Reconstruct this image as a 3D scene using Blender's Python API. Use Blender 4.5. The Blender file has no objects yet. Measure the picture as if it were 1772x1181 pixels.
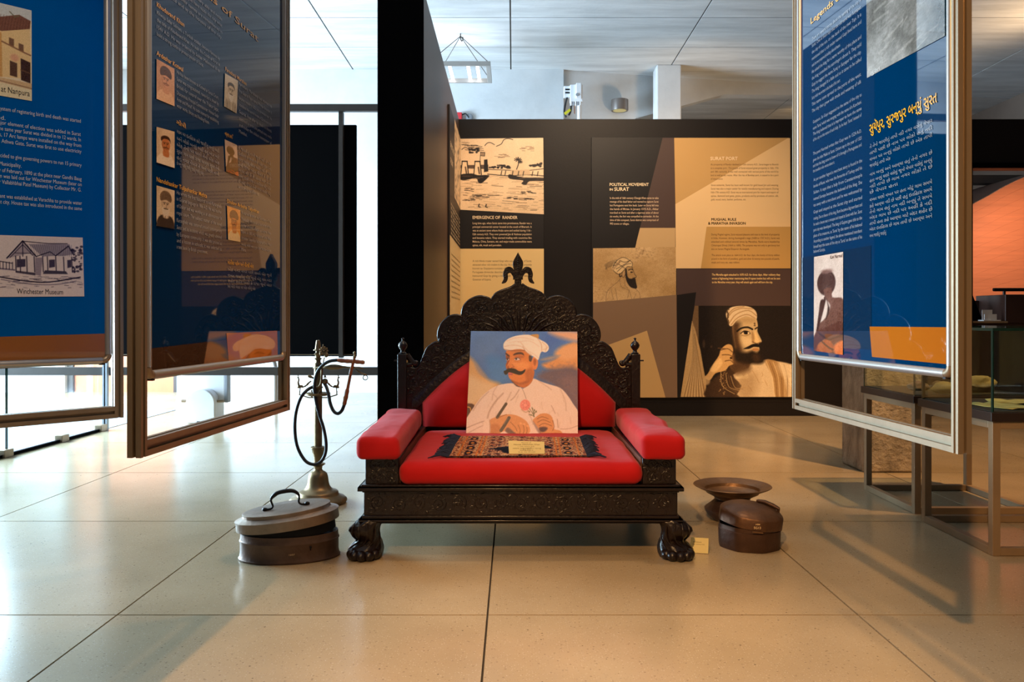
import bpy, math, random
import numpy as np
from mathutils import Vector, Matrix, noise as mnoise
R = math.radians
random.seed(7)
rng = np.random.default_rng(11)
SC = bpy.context.scene
COL = SC.collection
# ------------------------------------------------------------------ camera
F, CX, HY, H = 1386.0, 888.0, 552.0, 0.96      # focal length, axis column, horizon row (1772 x 1181), eye height
cd = bpy.data.cameras.new('camera'); cam = bpy.data.objects.new('camera', cd); COL.objects.link(cam)
cam.location = (0, 0, H); cam.rotation_euler = (R(90), 0, 0)
cd.sensor_width = 36; cd.lens = F / 1772 * 36
cd.shift_x = -(CX - 886) / 1772; cd.shift_y = -(590.5 - HY) / 1772
cd.clip_end = 200
SC.camera = cam
# ------------------------------------------------------------------ colour management
SC.view_settings.view_transform = 'Standard'; SC.view_settings.look = 'None'
SC.view_settings.gamma = 1; SC.view_settings.use_curve_mapping = False
SC.view_settings.exposure = 0.0
# ------------------------------------------------------------------ sky
W = bpy.data.worlds.new('sky'); SC.world = W; W.use_nodes = True
bg = W.node_tree.nodes['Background']; bg.inputs[0].default_value = (0.80, 0.90, 1.0, 1); bg.inputs[1].default_value = 3.0
# ------------------------------------------------------------------ lamps
def lamp(kind, name, loc, target, energy, col, **kw):
    d = bpy.data.lights.new(name, kind); d.energy = energy; d.color = col
    for k, v in kw.items(): setattr(d, k, v)
    o = bpy.data.objects.new(name, d); COL.objects.link(o); o.location = loc
    o.rotation_euler = (Vector(target) - Vector(loc)).to_track_quat('-Z', 'Y').to_euler()
    return o
WARM = (1.0, 0.56, 0.23); WARM2 = (1.0, 0.66, 0.36)
lamp('AREA', 'daylight', (-6.45, 7.0, 1.5), (-1.8, 7.0, -0.9), 1900, (0.55, 0.77, 1.0), shape='RECTANGLE', size=4.6, size_y=2.6)
lamp('AREA', 'daylight_off_the_ground', (-11.0, 7.4, 0.4), (0.0, 7.4, 4.2), 480, (0.74, 0.89, 1.0), shape='RECTANGLE', size=7.0, size_y=3.0)
lamp('SPOT', 'spot_throne', (0.40, 3.12, 4.05), (0.05, 3.5, 0.4), 150, WARM2, spot_size=R(56), spot_blend=0.6, shadow_soft_size=0.05)
lamp('SPOT', 'spot_front_left', (-0.96, -1.65, 3.8), (1.5, 2.9, 0.2), 1050, WARM, spot_size=R(46), spot_blend=0.6, shadow_soft_size=0.05)
lamp('SPOT', 'spot_foreground', (-0.1, 1.2, 4.1), (-0.1, 1.5, 0.0), 430, WARM, spot_size=R(54), spot_blend=0.8, shadow_soft_size=0.06)
lamp('SPOT', 'spot_wall', (0.9, 5.2, 4.0), (0.9, 7.7, 1.3), 500, (1.0, 0.74, 0.49), spot_size=R(95), spot_blend=0.8, shadow_soft_size=0.06)
lamp('SPOT', 'spot_hall', (3.0, 3.4, 4.0), (2.3, 5.9, 0.3), 820, WARM, spot_size=R(66), spot_blend=0.8, shadow_soft_size=0.06)
lamp('SPOT', 'spot_vault', (5.6, 8.25, 2.3), (6.2, 9.4, 1.4), 110, (1.0, 0.60, 0.42), spot_size=R(120), spot_blend=0.8, shadow_soft_size=0.1)
lamp('SPOT', 'spot_far_hall', (4.5, 12.0, 4.1), (4.0, 13.6, 3.0), 30, (1.0, 0.6, 0.25), spot_size=R(120), spot_blend=0.8, shadow_soft_size=0.1)
lamp('SPOT', 'added_fill_left_panels', (0.3, -0.6, 3.9), (-1.5, 2.1, 1.3), 260, (1.0, 0.84, 0.66), spot_size=R(27), spot_blend=0.7, shadow_soft_size=0.06)  # added lamp, brightens the outer left panel
lamp('SPOT', 'uplight_right', (5.7, 8.4, 3.45), (5.1, 8.7, 4.2), 45, WARM2, spot_size=R(150), spot_blend=0.9, shadow_soft_size=0.08)
lamp('SPOT', 'added_bulkhead_fill', (2.3, 9.2, 2.5), (2.2, 10.8, 3.7), 55, WARM2, spot_size=R(120), spot_blend=0.9, shadow_soft_size=0.1)  # added lamp hidden behind the back partition, warms the bulkhead
SC.cycles.caustics_reflective = False; SC.cycles.caustics_refractive = False
# ------------------------------------------------------------------ materials
def lin(c):
    c = np.asarray(c, float) / 255.0
    return np.where(c <= 0.04045, c / 12.92, ((c + 0.055) / 1.055) ** 2.4)
def mat(name, rgb, rough=0.5, metal=0.0, vary=0.0, vscale=6.0, vstretch=(1, 1, 1), bump=0.0, bscale=80.0, coat=0.0, coat_rough=0.1, coat_ior=1.5,
        spec=0.5, sheen=0.0, world=False, rough_vary=0.0, glow=0.0):
    m = bpy.data.materials.new(name); m.use_nodes = True
    nt = m.node_tree; N = nt.nodes; L = nt.links; b = N['Principled BSDF']
    c = lin(rgb)
    b.inputs['Base Color'].default_value = (*c, 1); b.inputs['Roughness'].default_value = rough
    b.inputs['Metallic'].default_value = metal; b.inputs['Specular IOR Level'].default_value = spec
    b.inputs['Coat Weight'].default_value = coat; b.inputs['Coat Roughness'].default_value = coat_rough; b.inputs['Coat IOR'].default_value = coat_ior
    b.inputs['Sheen Weight'].default_value = sheen
    if glow: b.inputs['Emission Color'].default_value = (*c, 1); b.inputs['Emission Strength'].default_value = glow
    if world: vec = N.new('ShaderNodeNewGeometry').outputs['Position']
    else: vec = N.new('ShaderNodeTexCoord').outputs['Object']
    if vary:
        mp = N.new('ShaderNodeMapping'); mp.inputs['Scale'].default_value = vstretch; L.new(vec, mp.inputs['Vector'])
        t = N.new('ShaderNodeTexNoise'); t.inputs['Scale'].default_value = vscale; t.inputs['Detail'].default_value = 6
        t.inputs['Roughness'].default_value = 0.65
        L.new(mp.outputs[0], t.inputs['Vector'])
        r = N.new('ShaderNodeValToRGB'); r.color_ramp.elements[0].position = 0.3; r.color_ramp.elements[1].position = 0.7
        r.color_ramp.elements[0].color = (*(c * (1 - vary)), 1); r.color_ramp.elements[1].color = (*np.minimum(c * (1 + vary), 1), 1)
        L.new(t.outputs['Fac'], r.inputs[0]); L.new(r.outputs[0], b.inputs['Base Color'])
        if rough_vary:
            mr = N.new('ShaderNodeMapRange'); mr.inputs[3].default_value = max(rough - rough_vary, .02); mr.inputs[4].default_value = rough + rough_vary
            L.new(t.outputs['Fac'], mr.inputs[0]); L.new(mr.outputs[0], b.inputs['Roughness'])
    if bump:
        t2 = N.new('ShaderNodeTexNoise'); t2.inputs['Scale'].default_value = bscale; t2.inputs['Detail'].default_value = 4
        L.new(vec, t2.inputs['Vector'])
        bp = N.new('ShaderNodeBump'); bp.inputs['Strength'].default_value = bump; bp.inputs['Distance'].default_value = 0.01
        L.new(t2.outputs['Fac'], bp.inputs['Height']); L.new(bp.outputs[0], b.inputs['Normal'])
    return m
def terrazzo():
    m = mat('terrazzo', (186, 170, 144), 0.2)
    nt = m.node_tree; N = nt.nodes; L = nt.links; b = N['Principled BSDF']
    pos = N.new('ShaderNodeNewGeometry').outputs['Position']
    n1 = N.new('ShaderNodeTexNoise'); n1.inputs['Scale'].default_value = 1.3; n1.inputs['Detail'].default_value = 5; L.new(pos, n1.inputs['Vector'])
    r1 = N.new('ShaderNodeValToRGB'); r1.color_ramp.elements[0].position = .3; r1.color_ramp.elements[1].position = .7
    r1.color_ramp.elements[0].color = (*lin((152, 133, 103)), 1); r1.color_ramp.elements[1].color = (*lin((180, 160, 128)), 1)
    L.new(n1.outputs['Fac'], r1.inputs[0])
    prev = r1.outputs[0]
    for sc, lo, hi, col, amt in ((55, .10, .22, (120, 100, 78), .6), (140, .16, .3, (140, 120, 98), .55), (130, .12, .26, (226, 216, 196), .35), (22, .05, .075, (70, 56, 44), .75)):
        v = N.new('ShaderNodeTexVoronoi'); v.inputs['Scale'].default_value = sc; L.new(pos, v.inputs['Vector'])
        mr = N.new('ShaderNodeMapRange'); mr.inputs[1].default_value = lo; mr.inputs[2].default_value = hi
        mr.inputs[3].default_value = amt; mr.inputs[4].default_value = 0; L.new(v.outputs['Distance'], mr.inputs[0])
        # only some of the chips show
        mx2 = N.new('ShaderNodeMath'); mx2.operation = 'GREATER_THAN'; mx2.inputs[1].default_value = .45
        sep = N.new('ShaderNodeSeparateColor'); L.new(v.outputs['Color'], sep.inputs[0]); L.new(sep.outputs[0], mx2.inputs[0])
        ml = N.new('ShaderNodeMath'); ml.operation = 'MULTIPLY'; L.new(mr.outputs[0], ml.inputs[0]); L.new(mx2.outputs[0], ml.inputs[1])
        mx = N.new('ShaderNodeMix'); mx.data_type = 'RGBA'; L.new(ml.outputs[0], mx.inputs[0])
        L.new(prev, mx.inputs[6]); mx.inputs[7].default_value = (*lin(col), 1); prev = mx.outputs[2]
    L.new(prev, b.inputs['Base Color'])
    return m
def glassy(name, tint=(1, 1, 1), gloss=0.9):
    m = bpy.data.materials.new(name); m.use_nodes = True; nt = m.node_tree; N = nt.nodes; L = nt.links
    N.remove(N['Principled BSDF']); out = N['Material Output']
    t = N.new('ShaderNodeBsdfTransparent'); t.inputs[0].default_value = (*tint, 1)
    g = N.new('ShaderNodeBsdfGlossy'); g.inputs['Roughness'].default_value = 0.02; g.inputs[0].default_value = (gloss, gloss, gloss, 1)
    lw = N.new('ShaderNodeLayerWeight'); lw.inputs[0].default_value = 0.5      # facing term, the same from both sides of the sheet
    p5 = N.new('ShaderNodeMath'); p5.operation = 'POWER'; p5.inputs[1].default_value = 5; L.new(lw.outputs['Facing'], p5.inputs[0])
    f = N.new('ShaderNodeMath'); f.operation = 'MULTIPLY_ADD'; f.inputs[1].default_value = .9; f.inputs[2].default_value = .035; L.new(p5.outputs[0], f.inputs[0])
    mx = N.new('ShaderNodeMixShader'); L.new(f.outputs[0], mx.inputs[0]); L.new(t.outputs[0], mx.inputs[1]); L.new(g.outputs[0], mx.inputs[2])
    L.new(mx.outputs[0], out.inputs[0]); return m
def printed(name, rough=0.5, coat=0.0, spec=0.3):
    m = bpy.data.materials.new(name); m.use_nodes = True; nt = m.node_tree; b = nt.nodes['Principled BSDF']
    a = nt.nodes.new('ShaderNodeAttribute'); a.attribute_name = 'ink'; nt.links.new(a.outputs['Color'], b.inputs['Base Color'])
    b.inputs['Roughness'].default_value = rough; b.inputs['Coat Weight'].default_value = coat; b.inputs['Coat Roughness'].default_value = 0.02; b.inputs['Coat IOR'].default_value = 1.85
    b.inputs['Specular IOR Level'].default_value = spec
    return m
INK = np.ones(3)                               # wall prints are a touch less yellow than they look under the warm spotlights
def flat(rgb, gloss=False, _c={}):
    rgb = tuple(int(v) for v in np.minimum(np.array(rgb) * INK, 250))
    k = (tuple(rgb), gloss)
    if k not in _c:
        _c[k] = mat('ink_%d_%d_%d' % rgb, rgb, 0.5, coat=1.0 if gloss else 0.0, coat_rough=0.02, coat_ior=1.85, spec=0.0 if gloss else 0.3)
    return _c[k]
MT = dict(
    terrazzo=terrazzo(),
    joint=mat('dark_joint', (62, 56, 50), .8),
    concrete=mat('board_marked_concrete', (204, 206, 206), .85, vary=.2, vscale=1.5, vstretch=(.6, 4, 4), bump=.15, bscale=25, world=True),
    concrete_wall=mat('smooth_concrete', (206, 207, 206), .8, vary=.12, vscale=1.2, bump=.1, bscale=30, world=True),
    pillar=mat('worn_concrete', (156, 142, 122), .85, vary=.5, vscale=7.0, vstretch=(1.5, 1.5, .7), bump=1.0, bscale=45, world=True),
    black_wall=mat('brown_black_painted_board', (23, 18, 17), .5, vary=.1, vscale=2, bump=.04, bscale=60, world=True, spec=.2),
    black_side=mat('black_board_glow_tint', (80, 56, 40), .45, vary=.1, vscale=2, bump=.04, bscale=60, world=True),  # black board browned, the warm spotlight glow put into its colour
    matte_black=mat('matte_black', (6, 5, 6), .85, spec=.04),
    dark_steel=mat('dark_brown_steel', (58, 48, 42), .5, .2, vary=.1),
    alu=mat('brushed_aluminium', (148, 128, 104), .42, .65, vary=.08, vscale=3, vstretch=(8, 8, .4)),
    alu_bright=mat('satin_aluminium', (176, 170, 164), .36, .7, vary=.05),
    groove=mat('dark_groove', (40, 32, 27), .7),
    wood=mat('ebonised_wood', (25, 14, 11), .34, vary=.35, vscale=9, vstretch=(1, 1, .4), bump=.35, bscale=55, coat=.22, coat_rough=.15, spec=.35),
    wood_inner=mat('brown_wood', (96, 64, 42), .45, vary=.3, vscale=8, vstretch=(1, .2, 1), bump=.2),
    red=mat('red_cotton', (176, 20, 23), .85, vary=.08, vscale=5, bump=.3, bscale=14, spec=.15, sheen=.1),
    brass=mat('aged_brass', (130, 108, 76), .42, .8, vary=.3, vscale=10, bump=.08, bscale=40),
    tin=mat('dull_tinned_metal', (98, 76, 62), .5, .6, vary=.25, vscale=14, bump=.15, bscale=60),
    tin_lid=mat('grey_tin', (136, 118, 102), .42, .7, vary=.2, vscale=14, bump=.2, bscale=70),
    copper=mat('dark_copper', (124, 92, 62), .42, .6, vary=.35, vscale=9, bump=.2, bscale=45),
    copper_dark=mat('tarnished_copper', (78, 56, 44), .45, .6, vary=.3, vscale=9, bump=.2, bscale=45),
    copper_lid=mat('lit_copper', (98, 70, 50), .42, .6, vary=.35, vscale=9, bump=.2, bscale=45),  # body copper made lighter, the light on the dome put into the colour
    black=mat('black_rubber', (18, 16, 17), .45),
    void=mat('dark_inside', (8, 6, 6), .9),
    turned=mat('turned_wood', (150, 84, 40), .35, vary=.3, vscale=20, coat=.3),
    iron=mat('black_iron', (28, 22, 20), .4, .5),
    navy=mat('navy_wool', (22, 26, 48), .95, vary=.2, vscale=60),
    rug=printed('woven_wool', .95, 0, .1), art=printed('satin_print', .42, 0, .35), art_gloss=printed('glossy_print', .5, 1.0, 0.0),
    white_edge=mat('white_foam_edge', (225, 205, 185), .7),
    white=mat('white_plastic', (232, 234, 236), .45, vary=.03),
    greyp=mat('grey_plastic', (150, 156, 164), .5),
    tube=mat('white_tube_glass', (245, 247, 250), .25, glow=9.0),  # glow added to the tubes to brighten the ceiling
    glass=glassy('clear_glass', (.93, .97, .95)), glass_edge=mat('green_glass_edge', (16, 44, 38), .15, spec=.8),
    acrylic=glassy('clear_acrylic', (.97, .97, .95)),
    tray=mat('dark_brown_tray', (40, 28, 24), .4), stand=mat('taupe_painted_steel', (150, 126, 98), .45, .3, vary=.1),
    felt=mat('dark_felt', (52, 44, 36), .95), stone=mat('pale_sandstone', (176, 150, 104), .9, vary=.3, vscale=9, bump=.6, bscale=25),
    stone_dark=mat('brown_stone', (112, 86, 64), .9, vary=.3, vscale=9, bump=.6, bscale=25),
    door=mat('orange_brown_wood', (186, 104, 58), .5, vary=.2, vscale=4, vstretch=(1, 1, .2)),
    paving=mat('grey_paving', (128, 132, 136), .8, vary=.15, vscale=8, world=True),
    vault=mat('orange_plank_cladding', (206, 128, 84), .6, vary=.12, vscale=5, vstretch=(.3, 1, 6)),
    counter=mat('dark_brown_laminate', (62, 40, 32), .4, vary=.15, vscale=4),
    amber=mat('ochre_plaster', (128, 84, 44), .8, vary=.2, vscale=2, world=True),
    card=mat('cream_card', (214, 196, 132), .6, vary=.06), paper=mat('yellowed_paper', (206, 186, 110), .7, vary=.3, vscale=14),
    room=mat('brown_grey_plaster', (120, 104, 92), .8, vary=.1, vscale=1.5, world=True),
    redbox=mat('red_plastic', (206, 44, 52), .4), yellow=mat('yellow_tag', (206, 196, 40), .5), lampgrey=mat('grey_lacquer', (120, 112, 106), .4, .4),
)
# ------------------------------------------------------------------ mesh helpers
class MB:
    def __init__(s): s.v = []; s.f = []; s.m = []
    def add(s, vs, fs, mi=0):
        o = len(s.v); s.v += [tuple(v) for v in vs]; s.f += [tuple(i + o for i in f) for f in fs]; s.m += [mi] * len(fs); return s
    def box(s, x0, x1, y0, y1, z0, z1, mi=0, M=None):
        vs = [Vector(p) for p in ((x0, y0, z0), (x1, y0, z0), (x1, y1, z0), (x0, y1, z0), (x0, y0, z1), (x1, y0, z1), (x1, y1, z1), (x0, y1, z1))]
        if M: vs = [M @ v for v in vs]
        return s.add(vs, [(3, 2, 1, 0), (4, 5, 6, 7), (0, 1, 5, 4), (1, 2, 6, 5), (2, 3, 7, 6), (3, 0, 4, 7)], mi)
    def prism(s, a, b, mi=0):       # two equal rings of points, capped
        n = len(a); fs = [tuple(range(n))[::-1], tuple(range(n, 2 * n))]
        fs += [(i, (i + 1) % n, n + (i + 1) % n, n + i) for i in range(n)]
        return s.add(list(a) + list(b), fs, mi)
    def rings(s, rs, closed=True, cap=True, mi=0):
        n = len(rs[0]); vs = [p for r in rs for p in r]; fs = []
        for k in range(len(rs) - 1):
            for i in range(n if closed else n - 1):
                j = (i + 1) % n; fs.append((k * n + i, k * n + j, (k + 1) * n + j, (k + 1) * n + i))
        if cap: fs.append(tuple(range(n))[::-1]); fs.append(tuple((len(rs) - 1) * n + i for i in range(n)))
        return s.add(vs, fs, mi)
    def tube(s, path, r, n=8, mi=0, cap=True, flat=None):
        P = [Vector(p) for p in path]; rs = r if isinstance(r, (list, tuple)) else [r] * len(P)
        out = []; up = None
        for i, p in enumerate(P):
            t = (P[min(i + 1, len(P) - 1)] - P[max(i - 1, 0)])
            if t.length < 1e-9: t = Vector((0, 0, 1))
            t.normalize()
            if up is None: up = t.orthogonal().normalized()
            up = (up - t * up.dot(t)); up = up.normalized() if up.length > 1e-6 else t.orthogonal().normalized()
            w = t.cross(up)
            out.append([p + (up * math.cos(a) + w * math.sin(a)) * rs[i] for a in (2 * math.pi * k / n for k in range(n))])
        return s.rings(out, True, cap, mi)
    def lathe(s, prof, c=(0, 0, 0), n=32, sx=1, sy=1, M=None, mi=0, cap=True):
        rs = []
        for r, z in prof:
            ring = []
            for k in range(n):
                a = 2 * math.pi * k / n; v = Vector((r * math.cos(a) * sx, r * math.sin(a) * sy, z))
                ring.append((M @ v if M else v) + Vector(c))
            rs.append(ring)
        return s.rings(rs, True, cap, mi)
    def ball(s, c, r, n=12, k=8, M=None, mi=0):
        r = r if isinstance(r, (tuple, list)) else (r, r, r); rs = []
        for j in range(k + 1):
            b = -math.pi / 2 + math.pi * j / k; q = max(math.cos(b), 0.02)
            ring = [Vector((r[0] * q * math.cos(2 * math.pi * i / n), r[1] * q * math.sin(2 * math.pi * i / n), r[2] * math.sin(b))) for i in range(n)]
            rs.append([(M @ v if M else v) + Vector(c) for v in ring])
        return s.rings(rs, True, True, mi)
    def mesh(s, name, mats, angle=40):
        me = bpy.data.meshes.new(name); me.from_pydata(s.v, [], s.f)
        for m in (mats if isinstance(mats, (list, tuple)) else [mats]): me.materials.append(m)
        if any(s.m): me.polygons.foreach_set('material_index', s.m)
        if angle:
            me.polygons.foreach_set('use_smooth', [True] * len(me.polygons)); me.set_sharp_from_angle(angle=R(angle))
        me.update(); return me
    def build(s, name, mats, parent=None, angle=40, bevel=0, segs=2, fix=True, stuff=False, label=None):
        me = s.mesh(name, mats, angle)
        if fix:
            import bmesh
            bm = bmesh.new(); bm.from_mesh(me); bmesh.ops.recalc_face_normals(bm, faces=bm.faces); bm.to_mesh(me); bm.free()
        o = bpy.data.objects.new(name, me); COL.objects.link(o)
        if parent: attach(o, parent)
        if bevel:
            md = o.modifiers.new('bevel', 'BEVEL'); md.width = bevel; md.segments = segs; md.limit_method = 'ANGLE'; md.angle_limit = R(35)
        if stuff: o['kind'] = 'stuff'
        if label: o['label'] = label
        return o
def attach(o, parent):               # geometry is written in world space; keep it there
    o.parent = parent
    o.matrix_parent_inverse = wmat(parent).inverted()
def wmat(o):
    m = Matrix.LocRotScale(o.location, o.rotation_euler, o.scale)
    return (wmat(o.parent) @ o.matrix_parent_inverse @ m) if o.parent else m
def empty(name, loc, label, cat, group=None, rz=0):
    o = bpy.data.objects.new(name, None); COL.objects.link(o); o.location = loc; o.rotation_euler = (0, 0, rz); o.empty_display_size = .1
    return tag(o, label, cat, group)
def tag(o, label, cat, group=None):
    o['label'] = label; o['category'] = cat
    if group: o['group'] = group
    return o
def struct(o): o['kind'] = 'structure'; return o
def copy_of(o, parent=None, loc=None):
    c = o.copy(); COL.objects.link(c)
    if parent: c.parent = parent
    if loc is not None: c.location = loc
    return c
def at(px, py, Y): return Vector(((px - CX) * Y / F, Y, H - (py - HY) * Y / F))
def smooth(pts, closed=False, k=6):   # Catmull-Rom through points
    P = [np.array(p, float) for p in pts]; n = len(P); out = []
    for i in range(n if closed else n - 1):
        a, b, c, d = (P[(i - 1) % n], P[i], P[(i + 1) % n], P[(i + 2) % n]) if closed else (P[max(i - 1, 0)], P[i], P[i + 1], P[min(i + 2, n - 1)])
        for t in np.arange(k) / k:
            out.append(.5 * ((2 * b) + (c - a) * t + (2 * a - 5 * b + 4 * c - d) * t * t + (3 * b - a - 3 * c + d) * t ** 3))
    if not closed: out.append(P[-1])
    return out
class Plane:                          # a vertical plane; u runs left to right as the camera sees it, v is the height
    def __init__(s, p0, p1):
        s.o = Vector((p0[0], p0[1], 0)); s.d = Vector((p1[0] - p0[0], p1[1] - p0[1], 0)).normalized(); s.n = Vector((s.d.y, -s.d.x, 0))
    def uv(s, px, py):
        a = (px - CX) / F                         # t*a = ox + u dx ; t = oy + u dy
        u = (a * s.o.y - s.o.x) / (s.d.x - a * s.d.y); t = s.o.y + u * s.d.y
        return u, H - (py - HY) * t / F
    def p(s, u, v, off=0): return s.o + s.d * u + s.n * off + Vector((0, 0, v))
    def hit(s, px, py, off=0): return s.p(*s.uv(px, py), off)
    def depth(s, u): return s.o.y + u * s.d.y
    def mat(s, off=0):
        M = Matrix((s.d, Vector((0, 0, 1)), s.n)).transposed().to_4x4(); M.translation = s.o + s.n * off; return M
def patch(pl, pts, rgb, name, parent, off=.0006, gloss=False, px=True):   # a flat printed area
    q = [(pl.hit(x, y, off) if px else pl.p(x, y, off)) for x, y in pts]
    mb = MB(); mb.add(q, [tuple(range(len(q)))])
    me = mb.mesh(name, flat(rgb, gloss), 0); o = bpy.data.objects.new(name, me); COL.objects.link(o); attach(o, parent)
    if me.polygons[0].normal.dot(pl.n) < 0: me.flip_normals()
    return o
# ---- lettering: real text turned into flat mesh, one object for each paragraph
def lettering(pl, lines, rgb, name, parent, off=.0012, bold=0.0, gloss=False, M=None, dens=2):
    """lines: (text, x0, y0, x1, cap) baseline start and end column in photo pixels, capital height in pixels (M: in metres on that frame)"""
    obs = []
    for (t, *_r) in lines:
        c = bpy.data.curves.new('t', 'FONT'); c.body = t; c.resolution_u = dens; c.fill_mode = 'FRONT'; c.offset = bold
        o = bpy.data.objects.new('t', c); COL.objects.link(o); obs.append(o)
    bpy.context.view_layer.update(); dg = bpy.context.evaluated_depsgraph_get()
    V, Fc = [], []; MM = M or pl.mat(off)
    for o, (t, x0, y0, x1, cap) in zip(obs, lines):
        me = o.evaluated_get(dg).to_mesh(); n = len(me.vertices)
        if n:
            co = np.zeros(n * 3); me.vertices.foreach_get('co', co); co = co.reshape(-1, 3)
            if M: u0, v0, u1, s = x0, y0, x1, cap
            else:
                u0, v0 = pl.uv(x0, y0); u1 = pl.uv(x1, y0)[0]; s = cap * pl.depth(u0) / F
            s = s / .72
            w = co[:, 0].max() - co[:, 0].min(); kx = (u1 - u0) / w if x1 is not None else s
            b = len(V)
            for x, y, z in co: V.append(MM @ Vector((u0 + (x - co[:, 0].min()) * kx, v0 + y * s, 0)))
            Fc += [tuple(i + b for i in p.vertices) for p in me.polygons]
        o.evaluated_get(dg).to_mesh_clear()
    for o in obs:
        c = o.data; bpy.data.objects.remove(o); bpy.data.curves.remove(c)
    me = bpy.data.meshes.new(name); me.from_pydata(V, [], Fc); me.materials.append(flat(rgb, gloss))
    ob = bpy.data.objects.new(name, me); COL.objects.link(ob); attach(ob, parent)
    ob['kind'] = 'stuff'
    return ob
# ---- painter: a small canvas of printed ink kept as vertex colours on a flat grid
class Cv:
    def __init__(s, x0, y0, x1, y1, w, h, base):
        s.x0, s.y0, s.x1, s.y1, s.w, s.h = x0, y0, x1, y1, w, h
        s.X, s.Y = np.meshgrid(np.linspace(x0, x1, w), np.linspace(y0, y1, h)); s.px = (x1 - x0) / w
        s.c = np.ones((h, w, 3)) * np.array(base, float)
    def mix(s, a, col): s.c = s.c * (1 - a[..., None]) + np.array(col, float) * a[..., None]
    def segd(s, P, closed):
        d = np.full(s.X.shape, 1e9); n = len(P)
        for i in range(n if closed else n - 1):
            (ax, ay), (bx, by) = P[i], P[(i + 1) % n]; vx, vy = bx - ax, by - ay; q = vx * vx + vy * vy + 1e-9
            t = np.clip(((s.X - ax) * vx + (s.Y - ay) * vy) / q, 0, 1)
            d = np.minimum(d, (s.X - ax - t * vx) ** 2 + (s.Y - ay - t * vy) ** 2)
        return np.sqrt(d)
    def poly(s, P, col, f=None, a=1.0, sm=True):
        if sm: P = smooth(P, True, 3)
        P = [tuple(p) for p in P]; f = f or s.px * 1.5
        ins = np.zeros(s.X.shape, bool); n = len(P)
        for i in range(n):
            (ax, ay), (bx, by) = P[i], P[(i + 1) % n]
            if ay == by: continue
            ins ^= ((ay > s.Y) != (by > s.Y)) & (s.X < (bx - ax) * (s.Y - ay) / (by - ay) + ax)
        d = s.segd(P, True); sd = np.where(ins, -d, d)
        s.mix(np.clip(.5 - sd / f, 0, 1) * a, col); return s
    def line(s, P, w, col, a=1.0, f=None, sm=True):
        if sm and len(P) > 2: P = smooth(P, False, 4)
        f = f or s.px * 1.2; d = s.segd([tuple(p) for p in P], False)
        s.mix(np.clip(.5 - (d - w / 2) / f, 0, 1) * a, col); return s
    def ell(s, cx, cy, rx, ry, col, f=.15, a=1.0, ang=0):
        c, q = math.cos(R(ang)), math.sin(R(ang)); x = ((s.X - cx) * c + (s.Y - cy) * q) / rx; y = (-(s.X - cx) * q + (s.Y - cy) * c) / ry
        s.mix(np.clip(.5 - (np.sqrt(x * x + y * y) - 1) / f, 0, 1) * a, col); return s
    def grain(s, amt, sc=1):
        g = rng.normal(0, amt, (s.h // sc + 2, s.w // sc + 2, 1)); g = np.kron(g, np.ones((sc, sc, 1)))[:s.h, :s.w]
        s.c = np.clip(s.c + g, 0, 255); return s
    def cloud(s, amt, n=4):
        for k in range(1, n + 1):
            m = 2 ** k + 1; g = rng.normal(0, amt / k, (m, m))
            yy = np.linspace(0, m - 1.001, s.h); xx = np.linspace(0, m - 1.001, s.w); yi = yy.astype(int); xi = xx.astype(int)
            fy = (yy - yi)[:, None]; fx = (xx - xi)[None]; fy = fy * fy * (3 - 2 * fy); fx = fx * fx * (3 - 2 * fx)
            v = g[yi][:, xi] * (1 - fy) * (1 - fx) + g[yi + 1][:, xi] * fy * (1 - fx) + g[yi][:, xi + 1] * (1 - fy) * fx + g[yi + 1][:, xi + 1] * fy * fx
            s.c = np.clip(s.c + v[..., None], 0, 255)
        return s
    def build(s, fn, name, parent, m, keep=None):
        """fn(a, b) with a, b in 0..1 (right, down) gives the point in space"""
        h, w = s.h, s.w
        V = np.array([fn(i / (w - 1), j / (h - 1)) for j in range(h) for i in range(w)], float)
        idx = np.arange(h * w).reshape(h, w); q = np.stack([idx[1:, :-1], idx[1:, 1:], idx[:-1, 1:], idx[:-1, :-1]], -1).reshape(-1, 4)
        me = bpy.data.meshes.new(name); me.from_pydata(V.tolist(), [], q.tolist())
        at_ = me.color_attributes.new('ink', 'FLOAT_COLOR', 'POINT')
        col = np.concatenate([lin(np.clip(s.c.reshape(-1, 3) * INK, 0, 250)), np.ones((h * w, 1))], 1); at_.data.foreach_set('color', col.ravel().astype(np.float32))
        me.materials.append(m); me.polygons.foreach_set('use_smooth', [True] * len(me.polygons))
        o = bpy.data.objects.new(name, me); COL.objects.link(o); attach(o, parent); return o
def quadmap(pl, q, off):              # four photo-pixel corners (top left, top right, bottom right, bottom left) on a plane
    U = [Vector(pl.uv(*c)) for c in q]
    def fn(a, b):
        t = U[0].lerp(U[1], a); bt = U[3].lerp(U[2], a); w = t.lerp(bt, b); return pl.p(w.x, w.y, off)
    return fn
def pxmap(pl, x0, y0, x1, y1, off): return lambda a, b: pl.hit(x0 + (x1 - x0) * a, y0 + (y1 - y0) * b, off)
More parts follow.
